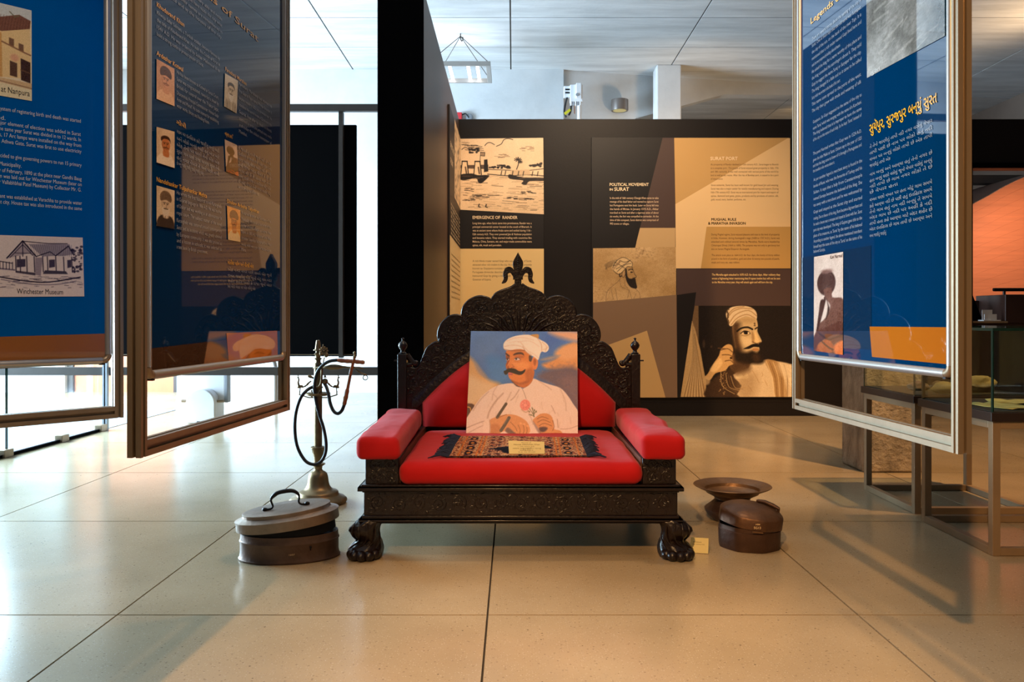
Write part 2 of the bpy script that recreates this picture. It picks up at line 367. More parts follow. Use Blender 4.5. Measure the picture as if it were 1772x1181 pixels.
# ---- soft box for cushions
def cushion(hx, hy, hz, r, bulge=.02, wob=.006, seed=0, front_drop=0):
    def ax(h, n):
        e = [h - r + r * q for q in (0, .35, .62, .82, .94, 1)]
        return [-q for q in e[::-1]] + list(np.linspace(-(h - r), h - r, n)[1:-1]) + e
    A = [ax(hx, 22), ax(hy, 16), ax(hz, 3)]; hh = (hx, hy, hz); mb = MB(); key = {}
    def vert(p):
        k = tuple(round(c, 5) for c in p)
        if k not in key:
            inn = [max(-(hh[i] - r), min(hh[i] - r, p[i])) for i in range(3)]; d = Vector([p[i] - inn[i] for i in range(3)])
            q = Vector(inn) + (d.normalized() * r if d.length > 1e-9 else d)
            fx, fy, fz = 1 - (q.x / hx) ** 2, 1 - (q.y / hy) ** 2, 1 - (q.z / hz) ** 2
            if q.z > 0: q.z += bulge * max(fx, 0) ** .5 * max(fy, 0) ** .5
            q.x += math.copysign(1, q.x) * bulge * .5 * max(fz, 0) * max(fy, 0) ** .5 * (abs(q.x) / hx) ** 6
            q.y += math.copysign(1, q.y) * bulge * .5 * max(fz, 0) * max(fx, 0) ** .5 * (abs(q.y) / hy) ** 6
            nz = mnoise.noise(Vector((q.x * 5 + seed, q.y * 5, q.z * 9))) + .5 * mnoise.noise(Vector((q.x * 14, q.y * 11 + seed, q.z * 20)))
            if q.z > -hz * .9: q += Vector((q.x / hx, q.y / hy, 1.2)).normalized() * nz * wob
            key[k] = len(mb.v); mb.v.append(tuple(q))
        return key[k]
    for a in range(3):
        b, c = (a + 1) % 3, (a + 2) % 3
        for sgn in (-1, 1):
            for i in range(len(A[b]) - 1):
                for j in range(len(A[c]) - 1):
                    f = []
                    for (di, dj) in ((0, 0), (1, 0), (1, 1), (0, 1)):
                        p = [0, 0, 0]; p[a] = sgn * hh[a]; p[b] = A[b][i + di]; p[c] = A[c][j + dj]; f.append(vert(p))
                    if len(set(f)) == 4: mb.f.append(tuple(f)); mb.m.append(0)
    return mb
# ================================================================== SETTING
CEIL = 4.2
def sbox(name, x0, x1, y0, y1, z0, z1, m, bevel=0):
    return struct(MB().box(x0, x1, y0, y1, z0, z1).build(name, m, None, 0, bevel))
# floor: a dark bed with 1.2 m terrazzo slabs laid on it
floor = sbox('floor', -6.5, 7.6, -4, 14.5, -.06, -.012, MT['joint'])
tile = MB().box(-.5968, .5968, -.5968, .5968, -.012, 0).mesh('tile', MT['terrazzo'], 0); first = None
for i in range(-6, 7):
    for j in range(-6, 10):
        x, y = -.083 + 1.2 * i + .6, 2.594 + 1.2 * j + .6
        if -7.1 < x < 8.1 and -4 < y < 14.5:
            if first is None:
                first = bpy.data.objects.new('tile', tile); COL.objects.link(first); first.parent = floor; first.location = (x, y, 0)
            else: copy_of(first, floor, (x, y, 0))
struct(MB().box(-30, -6.6, -12, 30, -.08, -.02).build('ground', MT['paving'], None, 0))
struct(MB().box(-6.5, -3.54, 3.9, 8.4, 0, .004).build('path', MT['paving'], None, 0))
# ceiling: board-marked concrete with form panels
ceiling = sbox('ceiling', -7.2, 7.6, -4.2, 14.6, CEIL + .008, CEIL + .25, MT['joint'])
pan = MB().box(-1.017, 1.017, -.462, .462, 0, .01).mesh('panel', MT['concrete'], 0); first = None
for i in range(-3, 4):
    for j in range(-13, 6):
        x, y = -.03 + 2.05 * i + 1.025, 9.08 + .94 * j
        if first is None:
            first = bpy.data.objects.new('panel', pan); COL.objects.link(first); first.parent = ceiling; first.location = (x, y, CEIL)
        else: copy_of(first, ceiling, (x, y, CEIL))
struct(MB().box(-7.2, 7.6, -4.2, -3.9, 0, CEIL).build('wall_behind', MT['room'], None, 0))
struct(MB().box(7.3, 7.6, -3.9, 14.5, 0, CEIL).build('wall_right', MT['room'], None, 0))
struct(MB().box(-7.2, -6.5, -3.9, 4.6, 0, CEIL).build('wall_left', MT['room'], None, 0))  # unseen wall, lengthened to hold daylight off the front floor
# far concrete wall with a wooden door in it, and its end
xd0, xd1 = at(112, 0, 10.4).x, at(306, 0, 10.4).x
far = MB().box(-7.2, xd0, 10.4, 10.65, 0, CEIL).box(xd1, .655, 10.4, 10.65, 0, CEIL).box(xd0, xd1, 10.4, 10.65, 2.1, CEIL)
struct(far.build('wall_far', MT['concrete_wall'], None, 0))
door = struct(MB().box(xd0, xd1, 10.5, 10.56, 0, 2.1).build('door_1', MT['door'], None, 0))
fr = MB(); w = (xd1 - xd0)
for k in range(2):
    a = xd0 + .08 + k * w / 2; b = a + w / 2 - .16
    for z0, z1 in ((.22, .75), (.9, 1.9)): MB().box(a, b, 10.48, 10.5, z0, z1).build('panel', MT['door'], door, 0, .01)
MB().box(xd0, xd0 + .07, 10.46, 10.5, 0, 2.1).box(xd1 - .07, xd1, 10.46, 10.5, 0, 2.1).box(xd0, xd1, 10.46, 10.5, 2.03, 2.1).build('door_frame', MT['dark_steel'], door, 0)
# display partitions: the long back one with a wide opening at its right, and the one standing out towards the camera
BW = 7.92
z_top = at(0, 206, BW).z; x_open = at(1684, 0, BW).x; zf = at(0, 291, BW).z
bw = MB().box(-.81, x_open, BW, BW + .16, 0, z_top).box(x_open, 7.3, BW, BW + .16, zf, z_top)
struct(bw.build('wall_back', MT['black_wall'], None, 0, .006))
struct(MB().box(-.81, x_open, BW - .012, BW, 0, .13).build('baseboard_back', MT['black_wall'], None, 0))
struct(MB().box(x_open, 7.3, BW - .02, BW, zf, zf + .05).build('trim_1', MT['matte_black'], None, 0))
PX, PY0 = -.537, 4.80
pw = MB().box(-.81, PX, PY0, BW, 0, z_top)
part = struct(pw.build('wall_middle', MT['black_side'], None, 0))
MB().box(-.812, PX + .002, PY0 - .012, PY0, 0, z_top + .001).build('end_cap', MT['matte_black'], part, 0, .004)
# lowered, slightly skewed concrete bulkhead at the right, with a wide cut-away showing the hall behind
pb = Plane((.66, 10.44), (6.8, 11.66))
pts = [(974, 60), (974, 330), (1010, 330), (1100, 205), (1253, 163.5), (1500, 166), (1690, 168), (1800, 170), (1800, 60)]
poly = [pb.uv(*p) for p in pts]; poly = [(u, min(v, CEIL)) for u, v in poly]
struct(MB().prism([pb.p(u, v, 0) for u, v in poly], [pb.p(u, v, -.2) for u, v in poly]).build('wall_bulkhead', MT['concrete_wall'], None, 0))
struct(MB().box(.66, 7.3, 14.0, 14.2, 0, CEIL).build('wall_hall', MT['amber'], None, 0))
# steel rails and the black board hanging between them (left background)
RY = 6.95
def zr(y): return at(0, y, RY).z
struct(MB().box(-6.5, -.81, RY, RY + .05, zr(192), zr(180)).build('trim_2', MT['dark_steel'], None, 0))
struct(MB().box(-6.5, -.81, RY, RY + .05, zr(650), zr(636)).build('trim_3', MT['dark_steel'], None, 0))
struct(MB().box(-6.5, -6.42, RY - .02, RY + .07, 0, CEIL).build('trim_4', MT['dark_steel'], None, 0))
x0, x1 = at(190, 0, 7.04).x, at(617, 0, 7.04).x
bb = empty('hanging_board', ((x0 + x1) / 2, 7.05, at(0, 617, 7.04).z), 'large plain black board hung from a steel rail in front of the pale concrete wall', 'board')
MB().box(x0, x1, 7.03, 7.06, at(0, 617, 7.03).z, at(0, 216, 7.03).z).build('board', MT['matte_black'], bb, 0, .004)
MB().box(x0, x1, 7.022, 7.03, at(0, 614.5, 7.03).z, at(0, 613.5, 7.03).z).build('edge_strip', MT['alu'], bb, 0)
for xx in (at(588.5, 0, RY).x, x0 + .25):
    MB().box(xx - .018, xx + .018, RY + .02, 7.03, zr(620), zr(192)).build('hanger_bar', MT['dark_steel'], bb, 0)
# ================================================================== PILLARS
def pillar(x0, x1, y0, y1, label, m):
    o = MB().box(x0, x1, y0, y1, 0, CEIL).build('pillar', m, None, 0, .012)
    return tag(o, label, 'pillar')
pillar(2.185, 2.56, 4.99, 5.33, 'worn square concrete pillar standing behind the right hanging panel', MT['pillar'])
xa, xb = at(1137, 0, 10.2).x, at(1179, 0, 10.2).x
pillar(xa, xb, 10.2, 10.5, 'pale concrete pillar seen above the back partition, below the ceiling', MT['concrete_wall'])
# ================================================================== HANGING DISPLAY PANELS (aluminium frame, smaller snap frame with a printed sheet, open gap below)
PW, PZ0, PZ1, PT = .93, .655, 2.25, .032
SN0 = .822                                    # underside of the snap frame
def prof(w, d, g=.010):                      # aluminium extrusion outline with a groove in each face
    a, b = w / 2, d / 2; gw = min(a, b) * .3
    return [(-a, -b), (-gw, -b), (-gw, -b + g), (gw, -b + g), (gw, -b), (a, -b), (a, -gw), (a - g, -gw), (a - g, gw), (a, gw),
            (a, b), (gw, b), (gw, b - g), (-gw, b - g), (-gw, b), (-a, b), (-a, gw), (-a + g, gw), (-a + g, -gw), (-a, -gw)]
def panel(near, far, label, ink):
    """near/far: plan points of the face the camera sees, left to right"""
    pl = Plane(near, far); mid = pl.p(PW / 2, PZ0, -PT / 2)
    t = empty('hanging_display', mid, label, 'display panel', None)
    def bar(name, u0, v0, u1, v1, w, m=MT['alu']):
        if u0 == u1: P = lambda a, b, v: pl.p(u0 + a, v, -PT / 2 + b); r0 = [P(a, b, v0) for a, b in prof(w, PT)]; r1 = [P(a, b, v1) for a, b in prof(w, PT)]
        else: P = lambda a, b, u: pl.p(u, v0 + a, -PT / 2 + b); r0 = [P(a, b, u0) for a, b in prof(w, PT)]; r1 = [P(a, b, u1) for a, b in prof(w, PT)]
        return MB().prism(r0, r1).build(name, m, t, 0)
    ws, wb = .026, .036
    bar('frame_bar', ws / 2, PZ0, ws / 2, PZ1, ws); bar('frame_bar', PW - ws / 2, PZ0, PW - ws / 2, PZ1, ws)
    bar('frame_bar', ws, PZ0 + wb / 2, PW - ws, PZ0 + wb / 2, wb); bar('frame_bar', ws, PZ1 - wb / 2, PW - ws, PZ1 - wb / 2, wb)
    # snap frame: rounded bars and quarter corners
    s0, s1 = ws + .004, PW - ws - .004; sr = .011; c = .03; sz = PZ1 - wb - .004
    def rb(a, b):
        mb = MB(); A, B = pl.p(a[0], a[1], -.010), pl.p(b[0], b[1], -.010)
        mb.tube([A, B], sr, 12); return mb.build('snap_frame_bar', MT['alu_bright'], t, 50)
    rb((s0 + sr, SN0 + c), (s0 + sr, sz)); rb((s1 - sr, SN0 + c), (s1 - sr, sz)); rb((s0 + c, SN0 + sr), (s1 - c, SN0 + sr)); rb((s0 + sr, sz - sr), (s1 - sr, sz - sr))
    for cu, sg in ((s0 + c, -1), (s1 - c, 1)):
        path = [pl.p(cu + sg * (c - sr) * math.sin(a), SN0 + c - (c - sr) * math.cos(a), -.010) for a in np.linspace(0, math.pi / 2, 7)]
        MB().tube(path, sr * .96, 12).build('corner_piece', MT['alu'], t, 50)
        MB().box(-.006, .006, -.006, .006, 0, .02, 0, Matrix.Translation(pl.p(cu, SN0, -.01)) @ Matrix.Translation((0, 0, -.002))).build('clip', MT['groove'], t, 0)
    brd = MB().prism([pl.p(u, v, -.009) for u, v in ((s0 + .012, SN0 + .014), (s1 - .012, SN0 + .014), (s1 - .012, sz - .014), (s0 + .012, sz - .014))],
                     [pl.p(u, v, -.016) for u, v in ((s0 + .012, SN0 + .014), (s1 - .012, SN0 + .014), (s1 - .012, sz - .014), (s0 + .012, sz - .014))])
    brd.build('poster', flat(ink, True), t, 0)
    for u in (.16, PW - .16):
        MB().tube([pl.p(u, PZ1, -PT / 2), pl.p(u, CEIL, -PT / 2)], .006, 8).build('hanging_rod', MT['alu'], t, 50)
        MB().lathe([(.03, CEIL - .02), (.03, CEIL)], tuple(pl.p(u, 0, -PT / 2)), 16).build('ceiling_fixing', MT['alu'], t)
    return t, pl
OFF = -.0085                                   # ink sits just in front of the sheet
ORANGE = (232, 166, 48); PALE = (206, 206, 206); DIM = (150, 150, 154)
GW = 'સુરત શહેર નામ તાપી નદી પર વસેલું છે અને તેનો ઇતિહાસ ઘણો જૂનો છે એક વખત રાજા અહીં આવ્યા હતા તે સમયે બંદર વેપાર માટે જાણીતું હતું લોકો કહે છે કે ગામ પછી મોટું નગર બન્યું'.split()
def guj(n): return ' '.join(random.choice(GW) for _ in range(n))
# ------------------------------------------------------------------ right panel
pR, LR = panel((.951, 2.729), (1.0, 1.80), 'silver framed blue panel with orange Gujarati heading, hanging at the right', (0, 46, 82))
LR_ = LR
patch(LR, [(1380, 447), (1502, 425), (1503, 605), (1380, 600)], (10, 40, 66), 'print_block', pR, OFF + .0003, True)
patch(LR, [(1499.7, 565.5), (1645, 566.8), (1645, 632), (1504, 618)], (170, 96, 24), 'print_block', pR, OFF + .0004, True)
lettering(LR, [('સુયૅપુર, સુરજપુર બન્યું સુરત', 1500, 231, 1616, 17)], ORANGE, 'heading', pR, OFF + .0012, .012, True, dens=4)
L_en = ['There are several stories about the naming of the city of', 'Surat. One of them says that the old name was Suryapur,', "the city of the sun, on the bank of the river Tapi. It is", 'mentioned that a rich trader named Gopi lived here and', 'made the town prosperous by building a lake and houses.', 'He asked the king for a name worthy of this place and', 'the king consulted his astrologers about it. They told', 'Gopi to suggest the name Suraj or Suryapur for the city.', 'The king changed it a little and so it came to be called', 'Surat, which was written in the books of his court.', 'This name soon spread to the ports of the west.', 'The city then grew with trade and weaving of silk']
lettering(LR, [(t, 1401, 71 + i * 11.3, 1486 if i % 5 != 4 else 1450, 6) for i, t in enumerate(L_en)], DIM, 'paragraph', pR, OFF + .0012, 0, True)
lettering(LR, [('Legends of Surat', 1399, 42, 1486, 11)], ORANGE, 'heading', pR, OFF + .0012, .008, True)
L2 = [("Gopipura. So Gopi suggested to the name of the city as", 214), ("name 'Suraj' which was merging with the name of a Kanchani.", 225), ("The king believed that it is improper to have the name", 235), ("of the city on the name of such lady. So he kept 'Surat' instead of", 245)]
L3 = [('The poet Narmad writes that Gopi was in 1524 A.D.', 269), ('given the title Malek at Surat. Others say in the year of 1521', 280), ('and that the king came to know of it through a Portuguese and', 290), ('the travellers who wrote about it.', 299)]
L4 = [('As per another legend a merchant story is found in the', 314), ('books of Rumi, who was the favourite of Turkey and his', 325), ("Sultan. It says that a lady from Constantinople", 336), ("named Suraiya became the beloved of the king. She", 347), ("ran away with a merchant and he was welcomed by", 358), ("Gopi and stayed at the Surat city and started", 370), ("trading. Due to favour of the king, Rumi became a big merchant and", 381), ("he made a house near a mosque and stayed at Surat with her. Surat", 391), ("port city was developed. The king of Gujarat gave title to the", 401), ("place of its treasures, as 'Surat' by the name of his beloved", 411), ("According to another legend, the above mentioned merchant", 420.5), ("himself kept the name of the city as 'Surat' on the name of his", 430), ('beloved Suraiya.', 438)]
lettering(LR, [(t, 1403, y, 1486.5 if not t.startswith(('the trav', 'beloved')) else 1440, 5.6) for t, y in L2 + L3], DIM, 'paragraph', pR, OFF + .0012, 0, True)
lettering(LR, [(t, 1404, y, 1487.5 if not t.startswith(('the trav', 'beloved')) else 1424, 5.6) for t, y in L4], DIM, 'paragraph', pR, OFF + .0012, 0, True)
for ys, last in (((257, 268, 279, 290), 1536), ((305, 316, 326, 336), 1549), ((349, 360, 370, 380, 390, 400, 411), 1529)):
    lettering(LR, [(guj(8 if k < len(ys) - 1 else 3), 1500.5, y, 1608 if k < len(ys) - 1 else last, 5.6) for k, y in enumerate(ys)], DIM, 'paragraph', pR, OFF + .0012, 0, True)
# ------------------------------------------------------------------ left inner panel
pI, LI = panel((-.813, 1.75), (-.7457, 2.6775), 'silver framed blue panel with six small portraits, hanging beside the hookah', (0, 44, 88))  # same blue print, weaker light on this panel mixed into the ink
patch(LI, [(246, 606), (397, 588), (401, 627), (246, 652)], (74, 50, 36), 'print_block', pI, OFF + .0003, True)
patch(LI, [(396.7, 577), (484, 572.5), (485, 615), (401, 627)], (190, 108, 28), 'print_block', pI, OFF + .0004, True)
def para(pl, o, rows, x0, x1, cap, gj=False, last=None, texts=None):
    lettering(pl, [((guj(7) if gj else texts[i]), x0, y, x1 if (i < len(rows) - 1 or not last) else last, cap) for i, y in enumerate(rows)], DIM, 'paragraph', o, OFF + .0012, 0, True)
def head(pl, o, t, x0, y, x1, cap): lettering(pl, [(t, x0, y, x1, cap)], ORANGE, 'heading', o, OFF + .0012, .006, True)
head(LI, pI, 'Legends of Surat', 300, -62, 451, 14)
head(LI, pI, 'Khudavand Khan', 277, 11, 324, 8.5); head(LI, pI, 'Ardeshar Kotwal', 276.5, 95, 322, 8.5)
head(LI, pI, 'Nandshankar Tuljashankar Mehta', 276.5, 314, 363, 8.5); head(LI, pI, 'Faredunji Murzban', 394.6, 122, 431, 7)
head(LI, pI, 'નર્મદ કવિ', 393.5, 233.5, 408, 6.5); head(LI, pI, 'Dinshaw Ardeshar Talyarkhan', 397.5, 351, 452, 7)
head(LI, pI, 'ગોપી', 310, 214, 327, 7); head(LI, pI, 'મોતીશા પારેખ અને વીરજી વોરા', 398.6, 457, 443, 6.5)
para(LI, pI, (-60, -47, -34, -22), 277, 389, 7, texts=['The city of Surat has seen many able and noble', 'men. Their work and gifts have made the city what', 'it is today, and their names are remembered in', 'the streets and in the houses of the city.'])
para(LI, pI, (24, 36.5, 49, 61), 277, 385, 7, last=357, texts=['Khwaja Safar Salmani, a Turkish soldier, became famous by', 'the title of Khudavand Khan. He built the Castle of Surat in', '1541 A.D. He was ordered by Sultan Mehmood III to', 'build a strong castle to protect people of Surat.'])
para(LI, pI, (127, 139, 151, 163, 174, 185), 311, 383, 7, last=367, texts=['He has been known as Kotwal in Surat Court.', 'Surat was congratulated, rewarded a shawl by', 'British for control over the Thakor Jagat,', 'Dharamshala Principal Commissioner. Honest Sadar', 'Amin and Munsif. He took interest for establishing', 'water works, library and Reading Room.'])
para(LI, pI, (230, 242, 253, 264, 275, 285), 311, 384, 6.5, True, 357)
para(LI, pI, (336, 347, 359, 371, 384, 396, 408, 419, 430), 311, 388, 7, last=364, texts=['He wrote the first historical novel Karanghelo', 'in Gujarati language in 1866 A.D. He was teacher', 'of Dakor and was working as an administrator in', 'royal court. The subject matter of the novel', 'Karanghelo was centered around contemporary', 'Surat and its incidents which was greatly admired', 'by European community. It was also printed as', 'and a lesson in schools; it was selected as', 'a text book by British government.'])
para(LI, pI, (147, 159, 171, 183, 195, 207, 218, 229), 418, 474, 6, last=432, texts=['Faredunji Murzbanji had started his', 'first Gujarati Paper named Mumbai Samachar. It', 'became a weekly in 1822 and a bi-weekly later. He', 'translated the sacred books of Zarathustra into', 'Gujarati. Even after his death his friends', 'continued to write and printed many works', 'and today the oldest newspaper of', 'Mumbai.'])
para(LI, pI, [258 + 9.6 * k for k in range(8)], 417, 473, 5.5, True, 452)
para(LI, pI, (370, 381, 392, 403, 414, 425, 434), 422, 473, 6, last=430, texts=['He started his career as a Secretary in Surat', 'Municipality. As a social activist he has written', 'number of articles in English and Gujarati. News', 'Papers. In 1863 A.D. he started Surat Mitra.', 'Ardeshar Talyarkhan has started Surat Mitra', 'weekly which was a year later became Gujarat', 'Mitra.'])
para(LI, pI, (468.5, 479, 488.5, 498), 398.6, 474, 5.5, True, 446)
# ------------------------------------------------------------------ left outer panel
dx, dy = .70, .714
pO, LO = panel((-1.202 - dx * PW, 2.472 - dy * PW), (-1.202, 2.472), 'silver framed blue panel with house pictures, cut by the left edge', (0, 84, 156))  # same blue print, stronger light on this panel mixed into the ink
patch(LO, [(-80, 585), (188, 577.5), (188, 629), (-80, 642)], (150, 92, 44), 'print_block', pO, OFF + .0003, True)
def rowR(t, y, x1=143, cap=8.2, x0=-6): return (t, x0, y, x1, cap)
def lines_left(rows, name='paragraph'):
    out = []
    for t, yr, x1, x0 in rows:
        v = LO.uv(x1, yr)[1]; u0 = LO.uv(x0, 0)[0]; u1 = LO.uv(x1, 0)[0]; out.append((t, u0, v, u1, .0118))
    lettering(LO, out, PALE, name, pO, OFF + .0012, 0, True, M=LO.mat(OFF + .0012))
lines_left([('system of registering birth and death was started', 212, 143, 1), ('supervised.', 207, 12.5, -45)])
lines_left([('major element of election was added in Surat', 235, 143, -6), ('the same year Surat was divided in to 12 wards. In', 244.5, 143, -1), ('years, 17 Arc lamps were installed on the way from', 254.5, 143.5, -12), ('to Athwa Gate. Surat was first to use electricity', 265, 144, -4)])
lines_left([('decided to give governing powers to run 15 primary', 288.5, 144, -4), ('Municipality.', 289.5, 40, 2)])
lines_left([('day of February, 1890 at the place near Gandhi Baug', 312.5, 144, -6), ('tion was laid out for Winchester Museum (later on', 322, 144, -6), ('Sardar Vallabhbhai Patel Museum) by Collector Mr. G.', 331.5, 143.5, -16)])
lines_left([('plant was established at Varachha to provide water', 354.5, 144.5, -3), ('Surat city. House tax was also introduced in the same', 364, 144.5, -10)])
# ================================================================== PICTURES PRINTED ON THE HANGING PANELS
OA = OFF + .0016
def house_photo(fn, name, par):
    c = Cv(0, 0, 175, 500, 70, 200, (236, 214, 176))
    c.poly([(-5, -5), (180, -5), (180, 60), (60, 60), (-5, 90)], (206, 206, 200), sm=False)
    c.poly([(-5, 80), (110, 40), (170, 60), (165, 110), (20, 150), (-5, 150)], (128, 84, 66), sm=False)
    for k in range(12): c.line([(k * 15, 60), (k * 15 - 14, 140)], 2, (92, 58, 46), .8)
    c.poly([(-5, 150), (20, 150), (165, 105), (170, 380), (-5, 400)], (236, 198, 140), sm=False)
    c.poly([(-5, 150), (18, 160), (22, 395), (-5, 400)], (214, 158, 92), sm=False)
    for x, y in ((56, 175), (106, 195)): c.poly([(x, y), (x + 26, y + 5), (x + 26, y + 45), (x, y + 40)], (128, 92, 68), sm=False)
    c.line([(20, 205), (130, 240), (168, 250)], 8, (150, 104, 74), sm=False)
    c.poly([(60, 300), (98, 308), (98, 385), (60, 380)], (94, 66, 52), sm=False); c.poly([(116, 276), (168, 290), (168, 405), (118, 395)], (70, 48, 40), sm=False)
    c.line([(116, 340), (168, 350)], 4, (120, 86, 60)); c.ell(85, 280, 22, 20, (222, 150, 120), .6, .7)
    c.poly([(-5, 400), (180, 405), (180, 440), (-5, 425)], (214, 176, 130), sm=False); c.line([(0, 418), (175, 432)], 5, (150, 112, 84))
    c.poly([(-5, 430), (180, 440), (180, 505), (-5, 505)], (232, 212, 170), sm=False); c.line([(60, 35), (85, 55)], 6, (120, 110, 84)); c.line([(110, 45), (85, 60)], 5, (120, 110, 84))
    c.grain(7); return c.build(fn, name, par, MT['art_gloss'])
v0, v1 = LO.uv(58.5, 174)[1], LO.uv(58, 17)[1]; ua, ub = LO.uv(-85, 0)[0], LO.uv(58.3, 0)[0]; um = LO.uv(0, 0)[0]
house_photo(lambda a, b: LO.p(um + (ub - um) * (a * 1.0), v1 + (v0 - v1) * b, OA), 'picture', pO)
patch(LO, [(ua, v0), (um, v0), (um, v1), (ua, v1)], (226, 190, 138), 'picture_edge', pO, OA, True, px=False)
lettering(LO, [('Office at Nanpura', LO.uv(-26, 0)[0], LO.uv(54, 166)[1], LO.uv(54.5, 0)[0], .017)], (40, 32, 40), 'caption', pO, 0, 0, True, M=LO.mat(OA + .0006))
def museum(fn, par):
    c = Cv(0, 65, 398, 362, 190, 140, (222, 204, 198)); K = (40, 32, 52); G = (120, 106, 122)
    c.poly([(40, 175), (110, 90), (170, 165), (135, 150), (100, 160)], G, sm=False, a=.55)
    c.poly([(135, 105), (330, 100), (350, 150), (300, 160), (260, 160), (200, 165)], (150, 138, 148), sm=False)
    for k in range(22): c.line([(130 + k * 10, 105), (150 + k * 9, 160)], 1.6, K, .6)
    c.line([(36, 175), (108, 90), (170, 165)], 6, K, sm=False); c.line([(50, 172), (108, 108), (155, 160)], 3, K, sm=False)
    c.line([(108, 92), (230, 100), (320, 98)], 4, K, sm=False); c.line([(170, 165), (236, 140), (262, 160)], 4, K, sm=False); c.line([(262, 160), (325, 110), (352, 155)], 5, K, sm=False)
    c.line([(108, 95), (108, 165)], 4, K); c.line([(70, 150), (145, 150)], 3, K)
    for x in (75, 95, 125, 160, 200, 222, 262, 300, 340): c.line([(x, 165), (x + 2, 240)], 5, K, .9)
    for x0, x1 in ((80, 120), (230, 258), (318, 338)): c.poly([(x0, 180), (x1, 178), (x1, 215), (x0, 220)], (70, 60, 78), sm=False)
    c.poly([(75, 235), (165, 245), (165, 258), (75, 245)], K, sm=False, a=.8); c.poly([(165, 170), (200, 170), (190, 260), (165, 255)], G, sm=False, a=.7)
    c.poly([(210, 232), (310, 236), (320, 250), (200, 250)], (70, 62, 76), sm=False)
    for k in range(40):
        a, b = rng.uniform(335, 392), rng.uniform(105, 240); c.ell(a, b, rng.uniform(3, 10), rng.uniform(3, 8), K, .5, .75)
    c.line([(0, 190), (60, 200)], 4, K); c.line([(0, 225), (70, 232)], 7, G)
    for k in range(5): c.line([(5 + k * 14, 195), (5 + k * 14, 228)], 4, K, .8)
    c.line([(0, 265), (120, 285), (230, 290), (380, 265)], 6, K); c.line([(10, 278), (140, 300), (260, 302), (360, 285)], 4, G)
    for k in range(70):
        x, y = rng.uniform(0, 380), rng.uniform(262, 320); l = rng.uniform(8, 40); c.line([(x, y), (x + l, y + rng.uniform(-2, 4))], rng.uniform(1, 4), K, rng.uniform(.3, .8))
    c.poly([(-5, 325), (400, 325), (400, 365), (-5, 365)], (224, 206, 200), sm=False, f=8); c.grain(5)
    return c.build(fn, 'picture', par, MT['art_gloss'])
museum(quadmap(LO, [(0, 406), (145.5, 411), (148, 513), (0, 513.5)], OA), pO)
v = LO.uv(110, 509.5)[1]; lettering(LO, [('Winchester Museum', LO.uv(31, 0)[0], v, LO.uv(111, 0)[0], .0155)], (40, 32, 40), 'caption', pO, 0, 0, True, M=LO.mat(OA + .0006))
def bust(q, par, base, skin, hair, coat, hat=None, beard=None, pl=None, ink=False):
    c = Cv(0, 0, 100, 180, 44, 80, base); c.cloud(7)
    c.poly([(4, 185), (10, 140), (38, 122), (66, 122), (92, 140), (98, 185)], coat, f=4)
    c.poly([(38, 100), (64, 100), (68, 135), (36, 135)], skin, f=4); c.ell(51, 78, 23, 34, skin, .12)
    c.poly([(28, 60), (32, 92), (46, 112), (36, 100)], hair, f=6, a=.5)
    for x in (42, 60): c.line([(x - 6, 68), (x + 6, 67)], 3, (30, 22, 18), .9); c.ell(x, 74, 4, 2.4, (30, 22, 18), .4)
    c.line([(52, 72), (55, 88), (49, 90)], 2, hair, .7); c.line([(42, 98), (60, 98)], 3, (110, 60, 44), .8)
    if beard: c.poly([(30, 90), (44, 94), (60, 94), (72, 90), (66, 122), (50, 136), (34, 120)], beard, f=5); c.line([(40, 95), (62, 95)], 4, hair)
    else: c.line([(38, 94), (52, 91), (66, 94)], 4, hair, .9)
    if hat:
        c.poly([(22, 62), (20, 34), (40, 14), (70, 18), (84, 42), (78, 62), (52, 54)], hat, f=3)
        for k in range(5): c.line([(24 + k * 3, 58 - k * 9), (50, 46 - k * 6), (78, 52 - k * 5)], 1.8, hair, .6)
    else: c.poly([(26, 64), (24, 44), (46, 32), (70, 38), (78, 66), (66, 50), (40, 50)], hair, f=4)
    if ink:
        for k in range(26): x = rng.uniform(8, 92); c.line([(x, rng.uniform(124, 150)), (x + rng.uniform(-8, 8), 180)], 1.4, hair, .5)
    c.grain(7); return c.build(quadmap(pl, q, OA), 'portrait_picture', par, MT['art_gloss'])
bust([(276, 101.5), (306.7, 119), (307, 184), (276, 171)], pI, (196, 146, 112), (206, 150, 116), (110, 70, 50), (222, 176, 140), hat=(84, 56, 44), pl=LI)
bust([(276, 219.5), (307, 228), (307, 291), (276, 281)], pI, (206, 176, 146), (190, 116, 70), (70, 44, 30), (230, 208, 184), pl=LI)
bust([(276, 321), (307, 330), (306.7, 396.5), (276, 391)], pI, (216, 190, 160), (206, 178, 150), (62, 46, 38), (70, 56, 48), hat=(120, 96, 76), beard=(214, 196, 176), pl=LI, ink=True)
bust([(393.6, 126.6), (416, 140), (413.5, 196.5), (392, 184)], pI, (214, 200, 176), (206, 190, 164), (80, 64, 50), (196, 180, 154), beard=(222, 214, 198), pl=LI, ink=True)
bust([(397, 356), (420, 364), (420, 419), (399, 415)], pI, (226, 150, 72), (190, 116, 62), (88, 44, 24), (226, 196, 150), hat=(110, 60, 36), pl=LI)
